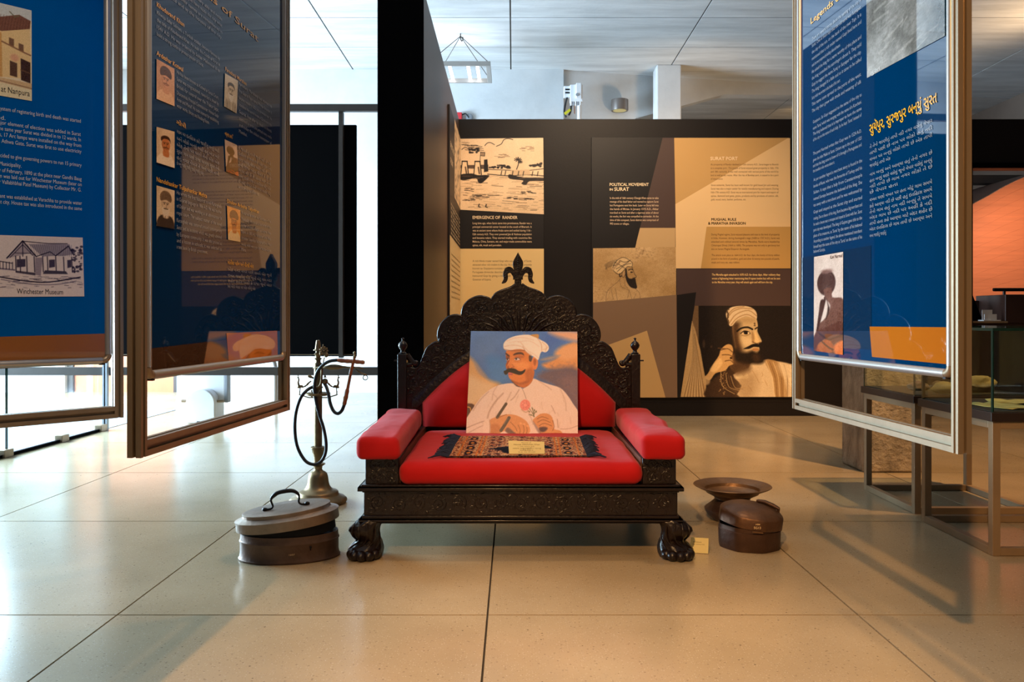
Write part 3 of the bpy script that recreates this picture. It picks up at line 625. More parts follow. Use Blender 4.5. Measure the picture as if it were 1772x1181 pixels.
def figure(q, par, pl, w=60, h=120):
    c = Cv(125, 155, 268, 660, w, h, (206, 178, 160)); D = (66, 40, 34)
    c.ell(188, 300, 46, 66, (74, 48, 42), .1); c.ell(190, 240, 30, 12, (130, 92, 80), .6, .7)
    c.poly([(178, 330), (215, 330), (218, 375), (262, 380), (272, 420), (272, 530), (190, 545), (140, 560), (148, 520), (186, 480), (208, 430), (200, 400), (184, 385), (178, 355)], (104, 66, 54), f=5)
    c.poly([(180, 345), (196, 400), (206, 440), (186, 490), (196, 420)], (60, 38, 32), f=6)
    c.poly([(160, 390), (182, 388), (180, 420), (168, 470), (150, 540), (138, 560), (150, 460)], D, f=5); c.line([(180, 376), (182, 395), (172, 420)], 8, D)
    c.poly([(135, 560), (190, 530), (272, 500), (272, 665), (120, 665)], (92, 54, 44), f=6)
    c.poly([(150, 620), (200, 590), (230, 640), (190, 665), (140, 665)], (150, 74, 42), f=10); c.line([(150, 560), (200, 590), (268, 560)], 8, (60, 36, 30)); c.line([(160, 600), (220, 640), (268, 610)], 8, (60, 36, 30))
    c.poly([(228, 620), (272, 590), (272, 665), (236, 665)], (204, 104, 56), f=10); c.cloud(8); c.grain(6)
    return c.build(quadmap(pl, q, OA), 'portrait_picture', par, MT['art_gloss'])
figure([(393, 241), (414, 251), (417, 305), (395.5, 297)], pI, LI, 34, 70)
figure([(1405, 445), (1455, 436), (1454.5, 614.5), (1404.5, 607.5)], pR, LR)
lettering(LR, [('Kavi Narmad', 1433, 448.5, 1454, 6.5)], (70, 56, 60), 'caption', pR, OA + .0006, 0, True)
cv = Cv(0, 0, 130, 200, 90, 130, (150, 150, 146)); cv.cloud(26, 5)
for k in range(60):
    x, y = rng.uniform(0, 130), rng.uniform(0, 200); cv.line([(x, y), (x + rng.uniform(8, 34), y - rng.uniform(2, 16))], rng.uniform(1.5, 5), (104, 102, 96) if k % 2 else (186, 184, 176), .35)
cv.grain(6); cv.build(quadmap(LR, [(1494.5, -70), (1629, -150), (1630, 62), (1496, 135)], OA), 'picture', pR, MT['art_gloss'])
lettering(LR, [('સુરત', 1501, 131, 1519, 7)], PALE, 'caption', pR, OA + .0006, 0, True)
# ================================================================== WALL PANELS ON THE BACK PARTITION
def wall_panel(pl, px0, py0, px1, py1, label, base=(21, 16, 15)):
    a, b = pl.uv(px0, py0), pl.uv(px1, py1); z0 = min(a[1], b[1]); z1 = max(a[1], b[1])
    t = empty('wall_display', pl.p((a[0] + b[0]) / 2, z0, 0), label, 'wall panel')
    M = pl.mat(0)
    MB().box(a[0], b[0], z0, z1, .0, .018, 0, M).build('board', flat(base), t, 0, .003); return t
INK = np.array((1.05, 1.08, 1.12))
WP = Plane((PX, BW), (4.5, BW)); T0 = .0185
wA = wall_panel(WP, 796, 239, 941, 690, 'wall panel with an ink drawing of a river port, behind the throne crest')
# port drawing, coordinates of a magnified view
c = Cv(118, 205, 625, 668, 230, 210, (222, 184, 140)); c.cloud(5); K = (24, 16, 14)
for (x, y, w, n) in ((190, 265, 100, 20), (370, 310, 90, 9), (510, 275, 90, 10), (150, 235, 60, 6)):
    for k in range(n): a, b = x + rng.uniform(-w, w) * .5, y + rng.uniform(-18, 18); c.line([(a, b), (a + rng.uniform(15, 45), b + rng.uniform(-4, 4))], rng.uniform(1.5, 4.5), K if y < 270 and x < 260 and k % 2 else (120, 92, 68), .75)
for k in range(14): a, b = 200 + rng.uniform(-25, 30), 280 + rng.uniform(-16, 18); c.ell(a, b, rng.uniform(5, 13), rng.uniform(4, 8), K, .4, .85)
for P in ([(270, 250), (285, 234), (305, 232), (328, 245)], [(340, 255), (370, 240), (385, 215), (410, 207), (440, 214)], [(130, 275), (150, 262), (175, 272)]): c.line(P, 4, K)
c.line([(244, 290), (240, 350)], 3, K); c.poly([(244, 292), (270, 294), (268, 318), (244, 315)], (150, 118, 88), sm=False); c.line([(244, 292), (270, 294), (268, 318), (244, 315)], 3, K, sm=False)
c.poly([(118, 378), (290, 372), (290, 400), (118, 398)], (70, 50, 38), sm=False, a=.9)
for x in (150, 228):
    c.poly([(x - 18, 355), (x + 12, 355), (x + 20, 430), (x - 26, 440)], (226, 190, 146), sm=False); c.line([(x - 18, 355), (x - 26, 438)], 5, K); c.line([(x + 12, 355), (x + 20, 436)], 6, K)
    c.line([(x - 18, 352), (x + 12, 352)], 8, K); c.line([(x + 2, 390), (x + 8, 430)], 9, (96, 72, 54))
c.poly([(265, 340), (285, 338), (290, 415), (264, 420)], K, sm=False)
for k in range(40): a = rng.uniform(295, 420); c.ell(a, 392 - rng.uniform(0, 26) * (1 - abs(a - 380) / 90), rng.uniform(4, 10), rng.uniform(3, 6), K, .5, .9)
c.line([(470, 325), (474, 360), (462, 398)], 5, K)
for a in range(0, 360, 40): c.line([(470, 338), (470 + 22 * math.cos(R(a)), 338 + 14 * math.sin(R(a)))], 4.5, K); c.line([(484, 352), (484 + 14 * math.cos(R(a)), 352 + 10 * math.sin(R(a)))], 3.5, K)
for k in range(24): a = rng.uniform(545, 620); c.ell(a, 380 - rng.uniform(0, 30) * (a - 520) / 110, rng.uniform(4, 12), rng.uniform(3, 7), K, .5, .85)
c.line([(290, 402), (420, 405), (480, 410), (625, 392)], 3.5, K); c.line([(286, 432), (420, 440), (520, 430), (625, 436)], 5, K); c.poly([(425, 405), (540, 398), (545, 430), (425, 436)], (206, 168, 126), sm=False)
for x in (372, 396, 440, 475, 505, 560, 592): c.line([(x, 410), (x - 5, 436)], 5, K, .9)
c.poly([(118, 440), (190, 430), (225, 440), (290, 438), (290, 452), (250, 490), (230, 486), (215, 460), (150, 474), (118, 470)], K, f=4)
c.poly([(418, 430), (500, 448), (625, 446), (625, 466), (540, 470), (520, 492), (490, 486), (500, 466), (420, 458)], K, f=4, a=.95)
for k in range(130):
    x, y = rng.uniform(118, 625), rng.uniform(465, 655); y = 660 - (660 - y) ** 1.02; l = rng.uniform(15, 75)
    c.line([(x, y), (x + l, y + rng.uniform(-4, 4))], rng.uniform(1.2, 4), K if k % 4 == 0 else (130, 98, 70), rng.uniform(.4, .85))
for x, y, w in ((165, 535, 46), (520, 540, 70), (430, 575, 60), (515, 578, 60), (240, 575, 110), (160, 598, 60)):
    for k in range(9): a = x + rng.uniform(-w, w) * .5; b = y + rng.uniform(-9, 9); c.line([(a, b), (a + w * .35, b + rng.uniform(-3, 3))], rng.uniform(2, 5), K, .8)
for x in (235, 278): c.line([(x, 626), (x - 4, 640), (x + 6, 644)], 6, K)
c.grain(5)
c.build(quadmap(WP, [(796, 241), (940, 239.5), (941, 371.5), (796, 363.5)], T0 + .0005), 'ink_drawing', wA, MT['art'])
CREAM = (214, 176, 116)
patch(WP, [(796, 431), (941, 431), (941, 688), (796, 688)], CREAM, 'print_block', wA, T0 + .0005)
lettering(WP, [('EMERGENCE OF  RANDER', 818, 379.5, 895.5, 5.4)], (228, 196, 152), 'heading', wA, T0 + .001, .014)
tA = ['Long time ago, when Surat came into prominence, Rander was a', 'principal commercial center located at the south of Bharuch. It', 'was an ancient town where Arabs came and settled during 11th -', '12th century A.D. They over powered Jain & Vaishnav population', 'and became rulers. They started trading with countries like', 'Malacca, China, Sumatra, etc. and major trade commodities were', 'spices, silk, musk and porcelain.']
lettering(WP, [(t, 818, 388.5 + i * 6.35, 920 if i < 6 else 868, 3.6) for i, t in enumerate(tA)], (216, 180, 138), 'paragraph', wA, T0 + .001, .006)
tB = ['A rich Hindu trader named Gopi who was a resident of Surat,', 'attracted other rich traders in the city. He settled a city presently', 'known as Gopipura consists of many tanks and gardens', 'Portuguese chronicles described him with a great respect and', 'honoured Gopi by giving a title "Malik" Gopi as he became', 'Governor of Gujarat.']
lettering(WP, [(t, 818, 453.8 + i * 6.4, 920 if i < 5 else 850, 3.6) for i, t in enumerate(tB)], (92, 70, 44), 'paragraph', wA, T0 + .001, 0)
wB = wall_panel(WP, 1023, 238, 1368, 689, 'large wall panel about Surat port with a sepia photograph of a turbaned man')
o1 = T0 + .0005
patch(WP, [(1146, 239.5), (1166, 239.5), (1168, 395), (1107, 395)], (72, 52, 45), 'print_block', wB, o1)
patch(WP, [(1166, 239.5), (1363, 239.5), (1168, 354)], (190, 144, 84), 'print_block', wB, o1)
patch(WP, [(1363, 239.5), (1366, 240), (1367, 393), (1222, 393), (1212, 465), (1169, 465), (1168, 354)], (222, 178, 122), 'print_block', wB, o1)
patch(WP, [(1222, 393), (1367, 393), (1367, 465), (1212, 465)], (186, 138, 74), 'print_block', wB, o1)
patch(WP, [(1170, 466), (1367, 466), (1367, 529.5), (1201, 529.5), (1204, 506), (1170, 511)], (72, 52, 46), 'print_block', wB, o1)
patch(WP, [(1026, 524), (1170, 510.5), (1171.5, 688), (1026, 688)], (126, 96, 70), 'print_block', wB, o1)
patch(WP, [(1026, 608), (1053, 597), (1119, 572.5), (1151, 688), (1026, 688)], (190, 148, 92), 'print_block', wB, o1 + .0005)
patch(WP, [(1170, 511), (1204, 506), (1177, 687), (1171.5, 687)], (22, 16, 15), 'print_block', wB, o1)
# parchment with the ink sketch of a man in a plumed turban
c = Cv(68, -50, 672, 356, 190, 150, (188, 148, 98)); c.cloud(10, 5)
for k in range(500): c.ell(rng.uniform(68, 672), rng.uniform(-50, 350), rng.uniform(1, 4), rng.uniform(1, 4), (150, 112, 70), 1, .35)
for k in range(60): c.ell(rng.uniform(68, 220), rng.uniform(200, 350), rng.uniform(2, 6), rng.uniform(2, 6), (128, 94, 58), 1, .3); c.ell(430 + rng.normal(0, 40), -10 + rng.normal(0, 28), 6, 5, (128, 96, 60), 1, .3)
K = (34, 24, 18)
c.poly([(204, 95), (225, 55), (270, 28), (330, 35), (352, 62), (355, 95), (318, 92), (300, 112), (262, 142), (240, 135), (212, 120)], (206, 168, 116), f=4)
for P in ([(210, 100), (240, 50), (290, 25), (350, 60), (352, 92)], [(215, 120), (255, 150), (300, 110), (320, 92), (352, 95)], [(225, 60), (262, 80), (300, 105)], [(235, 110), (280, 85), (330, 55)], [(245, 128), (300, 80), (345, 70)], [(215, 85), (250, 75), (262, 50)], [(262, 48), (300, 60), (340, 45)]): c.line(P, 3.5, K, .9)
for k in range(12): c.line([(250 - k * 3, 40 + k * 4), (190 - k * 3, 55 + k * 5), (150 + k * 2, 80 + k * 3)], 1.8, K, .38)
for k in range(5): c.ell(215 + k * 12, 110 - k * 14, 13, 9, (150, 112, 74), .4, .5, -40)
c.line([(352, 95), (360, 120), (372, 150), (384, 165), (372, 174), (374, 196)], 3, K); c.line([(325, 118), (345, 110), (356, 116)], 6, K); c.ell(348, 133, 10, 5, K, .5); c.line([(356, 176), (376, 172)], 4, K)
c.ell(291, 150, 13, 20, (176, 134, 88), .3, .8); c.line([(280, 135), (278, 160), (290, 170), (302, 150)], 3, K); c.line([(262, 145), (262, 165), (275, 160)], 7, K)
c.poly([(302, 115), (312, 110), (318, 160), (332, 178), (352, 180), (374, 178), (380, 205), (388, 246), (368, 252), (336, 238), (312, 200), (303, 160)], K, f=4)
for P in ([(270, 168), (250, 200), (190, 250), (166, 290), (162, 350)], [(262, 185), (275, 240), (330, 262)], [(300, 190), (300, 225), (320, 250)], [(372, 250), (405, 285), (410, 330)], [(330, 262), (350, 330)], [(330, 262), (320, 320)], [(230, 250), (245, 340)], [(200, 262), (215, 330)], [(380, 290), (360, 335)]): c.line(P, 2.2, (84, 62, 44), .8)
c.grain(7)
gridP = c.build(pxmap(WP, 1026, 428.2, 1169.3, 524.4, o1 - .0002), 'ink_sketch', wB, MT['art'])
patch(WP, [(1098.5, 429), (1107, 395), (1168, 395), (1168, 432), (1098, 432)], (190, 150, 100), 'print_block', wB, o1 - .0003)
patch(WP, [(1024.5, 420), (1101, 420), (1098.6, 429.3), (1024.5, 430.2)], (21, 16, 15), 'print_block', wB, o1 + .0003)
# sepia photograph
c = Cv(705, 375, 1518, 1042, 260, 215, (22, 14, 11)); c.cloud(5)
SK, SD, CL = (198, 164, 114), (112, 80, 48), (212, 182, 140)
c.poly([(835, 370), (1525, 370), (1525, 860), (900, 860)], (26, 17, 13), f=60)
c.poly([(800, 375), (836, 375), (838, 640), (820, 600), (790, 480)], (112, 82, 52), sm=False, f=6)
c.poly([(788, 480), (815, 560), (850, 700), (872, 830), (892, 930), (892, 1045), (700, 1045)], (190, 148, 94), f=5, sm=False)
for k in range(16): x = 720 + k * 11; c.line([(790 + k * 1.2, 490 + k * 6), (790 + k * 3, 760), (x, 1045)], rng.uniform(3, 8), (120, 84, 48) if k % 2 else (226, 190, 136), .6)
c.poly([(700, 1050), (700, 900), (790, 480), (808, 378), (700, 378)], (22, 16, 15), f=4, sm=False)
c.poly([(1100, 720), (1160, 800), (1240, 800), (1230, 870), (1110, 880), (1060, 800)], (120, 84, 50), f=14)
c.poly([(905, 960), (960, 900), (1050, 840), (1110, 870), (1150, 960), (1140, 1045), (890, 1045)], (58, 38, 24), f=14)
c.poly([(1090, 880), (1200, 830), (1225, 790), (1330, 770), (1400, 780), (1500, 800), (1520, 830), (1520, 1045), (1140, 1045), (1150, 960)], CL, f=8)
c.poly([(1320, 775), (1420, 790), (1460, 900), (1480, 1045), (1400, 1045), (1380, 900)], (166, 126, 78), f=12)
for k in range(7): c.line([(1330 + k * 26, 780 + k * 5), (1375 + k * 22, 900), (1392 + k * 19, 1045)], 6, (120, 84, 48) if k % 2 else (236, 202, 150), .6)
for k in range(40): x = rng.uniform(1495, 1518); y = rng.uniform(800, 960); c.line([(x, y), (x + 12, y + 14)], 4, (240, 214, 170), .8)
for k in range(25): c.line([(1110 + k * 3.5, 885 + 12 * math.sin(k * .5)), (1116 + k * 3.5, 905)], 8, (240, 214, 166), .8)
for k in range(5): c.line([(1000 + k * 18, 850 + k * 10), (1010 + k * 24, 960 + k * 4), (1100 + k * 20, 1020 - k * 12)], 4, (206, 166, 110) if k % 2 == 0 else (110, 76, 44), .8)
for k in range(30): a, b = 985 + rng.uniform(0, 60), 850 + k * 6; c.ell(a, b, 4, 3, (190, 150, 96), .6, .7)
for P in ([(1230, 850), (1260, 900), (1280, 940)], [(1300, 860), (1306, 885), (1298, 890)], [(1200, 960), (1230, 1000)], [(1320, 920), (1340, 960)]): c.line(P, 4, (176, 132, 84), .7)
c.poly([(1084, 545), (1095, 490), (1180, 455), (1252, 462), (1270, 520), (1266, 560), (1282, 598), (1298, 632), (1292, 645), (1278, 650), (1276, 670), (1284, 700), (1270, 725), (1255, 780), (1180, 770), (1120, 740), (1100, 650)], SK, f=5)
c.poly([(1084, 545), (1098, 500), (1130, 520), (1128, 600), (1150, 680), (1120, 740), (1098, 660)], (150, 106, 60), f=24); c.poly([(1250, 560), (1268, 600), (1282, 640), (1250, 645), (1240, 610)], (226, 186, 124), f=14)
c.poly([(1084, 560), (1094, 500), (1140, 505), (1128, 560), (1135, 640), (1160, 700), (1130, 745), (1098, 680)], (44, 28, 18), f=55, a=.85); c.poly([(1150, 610), (1190, 600), (1230, 620), (1200, 670), (1160, 670)], (224, 192, 140), f=50, a=.6); c.poly([(1130, 470), (1200, 462), (1250, 475), (1240, 500), (1160, 500)], (170, 134, 88), f=26, a=.6); c.ell(1200, 640, 30, 22, (222, 190, 140), .9, .5); c.poly([(1225, 560), (1245, 600), (1240, 640), (1228, 640)], (150, 106, 60), f=14, a=.7)
c.line([(1118, 562), (1150, 540), (1195, 533), (1230, 548)], 13, (24, 15, 10)); c.line([(1250, 545), (1266, 535)], 9, (24, 15, 10))
c.line([(1145, 578), (1172, 560), (1205, 568), (1212, 580)], 7, (30, 20, 14)); c.ell(1183, 573, 17, 13, (26, 16, 10), .2); c.ell(1202, 574, 7, 6, (236, 206, 156), .4); c.ell(1160, 578, 8, 5, (226, 190, 136), .4); c.line([(1150, 592), (1180, 596), (1208, 586)], 4, SD, .8)
c.line([(1232, 640), (1262, 652), (1290, 642)], 6, (96, 62, 34), .9); c.line([(1242, 505), (1252, 505)], 5, (60, 40, 24)); c.line([(1242, 520), (1252, 518)], 5, (60, 40, 24)); c.line([(1246, 500), (1248, 525)], 4, (60, 40, 24))
c.poly([(1108, 690), (1140, 712), (1190, 716), (1230, 704), (1262, 716), (1286, 700), (1300, 740), (1318, 778), (1290, 800), (1225, 800), (1150, 800), (1100, 770)], (30, 19, 12), f=26); c.poly([(1230, 735), (1270, 728), (1290, 770), (1250, 790)], (70, 46, 28), f=26, a=.6); c.poly([(1100, 790), (1200, 795), (1210, 850), (1110, 880), (1060, 820)], (66, 44, 27), f=40, a=.8); c.poly([(1130, 870), (1260, 880), (1240, 1045), (1130, 1045)], (150, 116, 76), f=80, a=.55); c.poly([(1410, 800), (1500, 815), (1520, 900), (1440, 880)], (226, 198, 156), f=40, a=.6)
c.poly([(1165, 690), (1200, 672), (1235, 655), (1276, 656), (1280, 678), (1240, 676), (1210, 690), (1185, 692)], (20, 13, 9), f=5); c.poly([(1230, 690), (1268, 686), (1276, 702), (1240, 706)], (176, 120, 72), f=5)
c.poly([(1036, 440), (1050, 405), (1085, 384), (1150, 376), (1210, 384), (1250, 410), (1264, 445), (1258, 475), (1225, 462), (1180, 455), (1120, 480), (1085, 520), (1064, 522), (1050, 490)], CL, f=5)
for P in ([(1060, 505), (1110, 440), (1200, 410), (1260, 450)], [(1045, 470), (1085, 420), (1150, 395), (1230, 400)], [(1050, 440), (1100, 395), (1170, 382)], [(1075, 515), (1120, 465), (1190, 440), (1250, 468)]): c.line(P, 7, (156, 114, 66), .75)
for k in range(10): a = 1040 + rng.uniform(0, 16); c.ell(a, 400 + k * 12, 7, 8, (60, 42, 26), .6, .8)
c.poly([(880, 900), (905, 870), (945, 800), (985, 740), (1000, 695), (1040, 660), (1075, 662), (1090, 700), (1080, 760), (1092, 800), (1060, 815), (1030, 850), (960, 870), (920, 920)], (196, 150, 92), f=6)
for P in ([(1000, 700), (1050, 690), (1085, 715)], [(1010, 735), (1060, 735), (1088, 750)], [(1030, 780), (1070, 775), (1090, 795)], [(980, 685), (1030, 690)]): c.line(P, 7, (96, 64, 36), .85)
c.poly([(920, 840), (990, 760), (1010, 800), (960, 860)], (226, 184, 122), f=14, a=.8); c.ell(1074, 758, 9, 9, (60, 40, 24), .4); c.ell(895, 925, 26, 30, (200, 160, 106), .5, .8); c.ell(875, 655, 10, 30, (84, 62, 44), .7, .6); c.ell(930, 675, 8, 10, (84, 62, 44), .7, .6)
c.grain(5)
c.build(pxmap(WP, 1177, 529.3, 1369, 687, o1 - .0002), 'sepia_photograph', wB, MT['art'])
WHITE = (230, 200, 156)
for row in (('POLITICAL MOVEMENT', 1054.5, 322.5, 1122, 5.2), ('IN', 1054.5, 330.5, 1060, 4), ('SURAT', 1062.5, 331, 1088, 6.2)): lettering(WP, [row], WHITE, 'heading', wB, o1 + .001, .018)
tC = ['In the mid of 16th century Changiz Khan came to take', 'revenge of his dead father and wanted to capture Surat', 'but Portuguese sent him back. Later on Surat fell into', 'the hands of Mirzas. In January 1573 A.D., Akbar', 'marched on Surat and after a vigorous seize of about', 'six weeks, the fort was compelled to surrender. At the', 'time of this conquest, Surat district was comprised of', '993 towns or villages.']
lettering(WP, [(t, 1055, 345 + i * 6.35, 1139 if i < 7 else 1088.5, 3.6) for i, t in enumerate(tC)], (214, 176, 136), 'paragraph', wB, o1 + .001, .008)
lettering(WP, [('SURAT PORT', 1228.5, 278, 1275.5, 6)], (232, 196, 150), 'heading', wB, o1 + .001, .016)
tD = [('As prosperity of Rander declined in 15th century A.D., Surat began to flourish', 0), ('as a complete port.  The people of Surat enjoyed great prosperity in 16th, 17th', 0), ('and 18th centuries. It was well connected with various ports of the world by', 0), ('land as well as sea routes. After the rise of Bombay port, it ceased to be a port', 0), ('of importance.', 1250)]
lettering(WP, [(t, 1229, 287 + i * 6.2, x or 1346, 3.5) for i, (t, x) in enumerate(tD)], (110, 76, 44), 'paragraph', wB, o1 + .001, 0)
tE = [('Since centuries, Surat has been well known for gold based Jari and weaving.', 0), ('Surat was also a major center for textile manufacturing and export. During', 0), ('16th-17th century A.D. Surat was an international port for import and export of', 0), ('spices, diamond and gems, grains, products and by products of cotton, silk,', 0), ('gold, wood, ivory, leather, perfumes, etc.', 1290)]
lettering(WP, [(t, 1229.5, 322.7 + i * 6.2, x or 1346, 3.5) for i, (t, x) in enumerate(tE)], (110, 76, 44), 'paragraph', wB, o1 + .001, 0)
for row in (('MUGHAL RULE', 1230, 382.5, 1273, 4.6), ('& MARATHA INVASION', 1224.5, 389.3, 1289, 4.8)): lettering(WP, [row, (row[0], row[1] + .35, row[2], row[3] + .35, row[4]), (row[0], row[1] + .15, row[2] + .2, row[3] + .15, row[4])], (46, 30, 20), 'heading', wB, o1 + .001, 0)
tF = [('During Mughal regime, Surat enjoyed pleasure and rose to the level of prosperity', 0), ("in India. However, during Aurangzeb's reign (1658 to 1707 A.D.), Surat was", 0), ('attacked and robbed several times by Marathas. Raids were headed by', 0), ('Chhatrapati Shivaji (1664 to 1680). The purpose was not only to get booty but', 0), ('also to harass Mughal Emperor Aurangzeb.', 1296)]
lettering(WP, [(t, 1230, 408 + i * 6.25, x or 1348, 3.5) for i, (t, x) in enumerate(tF)], (90, 60, 34), 'paragraph', wB, o1 + .001, 0)
tG = [('The attack took place in 1664 A.D. for four days, the booty of thirty million', 0), ('pound in the form of jewellery, gold and silver & twenty two pounds of pearls,', 0), ('musk and ivory etc. was robbed.', 1279)]
lettering(WP, [(t, 1230.5, 443.7 + i * 6.25, x or 1348, 3.5) for i, (t, x) in enumerate(tG)], (90, 60, 34), 'paragraph', wB, o1 + .001, 0)
tH = [('The Maratha again attacked in 1670 A.D. for three days. After robbery they', 1349), ('wrote a frightening letter mentioning that if rupees twelve lacs will not be sent', 1349), ('to the Marathas every year, they will attack again and will burn the city.', 1336)]
lettering(WP, [(t, 1231, 477.5 + i * 6.5, x, 3.7) for i, (t, x) in enumerate(tH)], (230, 186, 116), 'paragraph', wB, o1 + .001, .01)
# the panel round the corner, on the projecting partition
SP = Plane((PX, 4.8), (PX, BW)); wC = wall_panel(SP, 774.5, 180, 793.6, 560, 'narrow foreshortened wall panel on the side of the projecting partition', (34, 25, 22))
def sq(u0, v0, u1, v1, rgb): return patch(SP, [(u0, v0), (u1, v0), (u1, v1), (u0, v1)], rgb, 'print_block', wC, T0 + .0005, px=False)
ua, ub, uc = SP.uv(774.5, 0)[0], SP.uv(783, 0)[0], SP.uv(793.6, 0)[0]
c = Cv(0, 0, 100, 110, 50, 60, (222, 182, 134))
for k in range(90): x, y = rng.uniform(0, 100), rng.uniform(0, 110); c.line([(x, y), (x + rng.uniform(4, 16), y + rng.uniform(-4, 4))], rng.uniform(1, 4), (70, 50, 36), .6)
zt, zb = SP.uv(793.6, 241)[1], SP.uv(793.6, 363)[1]
c.build(lambda a, b: SP.p(ub + (uc - ub) * a, zt + (zb - zt) * b, T0 + .0005), 'ink_drawing', wC, MT['art'])
zc, ze = SP.uv(793.6, 431)[1], SP.uv(793.6, 555)[1]
sq(ua, ze, uc - .01, zc, (206, 170, 116))
rows = []
for i in range(9): rows.append((guj(4) if i % 2 else 'the river port and its trade', ua + .12, zb - .12 - i * .035, uc - .1, .02))
lettering(SP, rows, (216, 184, 142), 'paragraph', wC, 0, .01, M=SP.mat(T0 + .001))
lettering(SP, [('Gopi and the lake of the town', ua + .15, zc - .15 - i * .045, uc - .1, .02) for i in range(9)], (120, 92, 56), 'paragraph', wC, 0, .01, M=SP.mat(T0 + .001))
lettering(SP, [('EARLY TRADE', ua + .06, zb + .35, ub - .08, .05), ('OF SURAT', ua + .06, zb + .22, ub - .2, .05)], (220, 188, 146), 'heading', wC, 0, .014, M=SP.mat(T0 + .001))
INK = np.ones(3)
# the outer left panel hangs slightly out of level
_M = Matrix.Translation(LO.p(PW, PZ0)) @ Matrix.Rotation(.003, 4, LO.n) @ Matrix.Translation(-LO.p(PW, PZ0)) @ Matrix.Translation(pO.location)
pO.location = _M.to_translation(); pO.rotation_euler = _M.to_euler()
# ================================================================== THRONE
TX, YF, YB = .030, 3.20, 4.20
th = empty('throne', (TX, 3.7, 0), 'wide ebony-dark carved throne with scalloped back and paw feet, in the centre', 'throne')
def TB(name, hx0, hx1, y0, y1, z0, z1, m=MT['wood'], bevel=.004): return MB().box(TX + hx0, TX + hx1, y0, y1, z0, z1).build(name, m, th, 40, bevel)
TB('apron', -.627, .627, YF, YB + .05, .172, .272)
TB('seat_deck', -.62, .62, YF + .01, YB + .05, .272, .296)
def moulding(name, half, z0, z1, out, prof2):
    mb = MB()                       # profile swept round front and sides
    for (o0, za), (o1, zb) in zip(prof2[:-1], prof2[1:]):
        mb.box(TX - half - max(o0, o1), TX + half + max(o0, o1), YF - max(o0, o1), YB + .05, za, zb)
    mb.build(name, MT['wood'], th, 40, .003)
moulding('upper_moulding', .627, .268, .300, 0, [(.006, .266), (.006, .274), (.022, .274), (.022, .288), (.010, .288), (.010, .298)])
moulding('lower_moulding', .627, .143, .172, 0, [(.010, .143), (.010, .150), (.018, .150), (.018, .160), (.006, .160), (.006, .174)])
# carving: scrolls with small leaves, standing proud of a flat face. P(a, b) gives the point for (across, up) on that face
def scroll_work(P, nrm, items, leaves):
    mb = MB()
    for (cx, cz, r0, turns, dr, ph, w) in items:
        pts, rs = [], []
        n = int(14 * turns) + 4
        for k in range(n):
            t = k / (n - 1); r = r0 * (1 - t) ** .8 + .0015; a = ph + dr * 2 * math.pi * turns * t
            pts.append(P(cx + r * math.cos(a), cz + r * math.sin(a))); rs.append(w * (1 - .55 * t))
        mb.tube(pts, rs, 6); mb.ball(P(cx, cz), (w * 1.5,) * 3, 8, 5)
    for (cx, cz, a, l, w) in leaves:
        d = (P(cx + math.cos(a), cz + math.sin(a)) - P(cx, cz)).normalized(); s = d.cross(nrm).normalized(); c = P(cx, cz)
        ring = [c + d * (l * q) + s * (w * e) for q, e in ((-1, 0), (-.4, .8), (.3, .9), (1, .15), (1, -.05), (.2, -.6), (-.5, -.5))]
        top = [c + nrm * (w * .7) + d * l * .1]
        o = len(mb.v); mb.v += [tuple(v) for v in ring + top]; k = len(ring)
        for i in range(k): mb.f.append((o + i, o + (i + 1) % k, o + k)); mb.m.append(0)
    return mb
NF = Vector((0, -1, 0))
def carve(name, P, spots, leaf_at, rnd, lw=.0042):
    it, lv = [], []
    for (x, z, r) in spots:
        d = rnd.choice((-1, 1)); it.append((x, z, r, 1.7, d, rnd.uniform(0, 6.28), lw))
        for k in range(5):
            a = rnd.uniform(0, 6.28); lv.append((x + r * .95 * math.cos(a), z + r * .95 * math.sin(a), a + d * 1.2, r * .38, r * .17))
    for (x, z) in leaf_at: lv.append((x, z, rnd.uniform(0, 6.28), rnd.uniform(.008, .016), rnd.uniform(.004, .007)))
    return scroll_work(P, NF, it, lv).build(name, MT['wood'], th, 60, fix=False)
rn = random.Random(5)
Pf = lambda x, z: Vector((TX + x, YF - .0005, z))
carve('carved_scrolls', Pf, [(-.57 + k * .0815, .222 + .004 * (-1) ** k, .027) for k in range(15)],
      [(rn.uniform(-.61, .61), rn.uniform(.182, .262)) for _ in range(170)], rn, .0023)
# arms
for s in (-1, 1):
    o, i = .622, .487
    arm = MB().box(min(TX + s * o, TX + s * i), max(TX + s * o, TX + s * i), YF + .004, YB, .296, .402).build('arm', MT['wood'], th, 40, .004)
    xi = TX + s * i
    MB().box(min(xi, xi - s * .004), max(xi, xi - s * .004), YF + .02, YB - .01, .30, .40).build('inner_panel', MT['wood_inner'], arm, 0)
    Pa = lambda x, z, s=s: Vector((TX + s * x, YF + .0035, z))
    carve('carved_scrolls', Pa, [(.583, .325, .022), (.526, .325, .022), (.583, .374, .022), (.526, .374, .022)], [(rn.uniform(.497, .612), rn.uniform(.306, .395)) for _ in range(40)], rn, .0022)
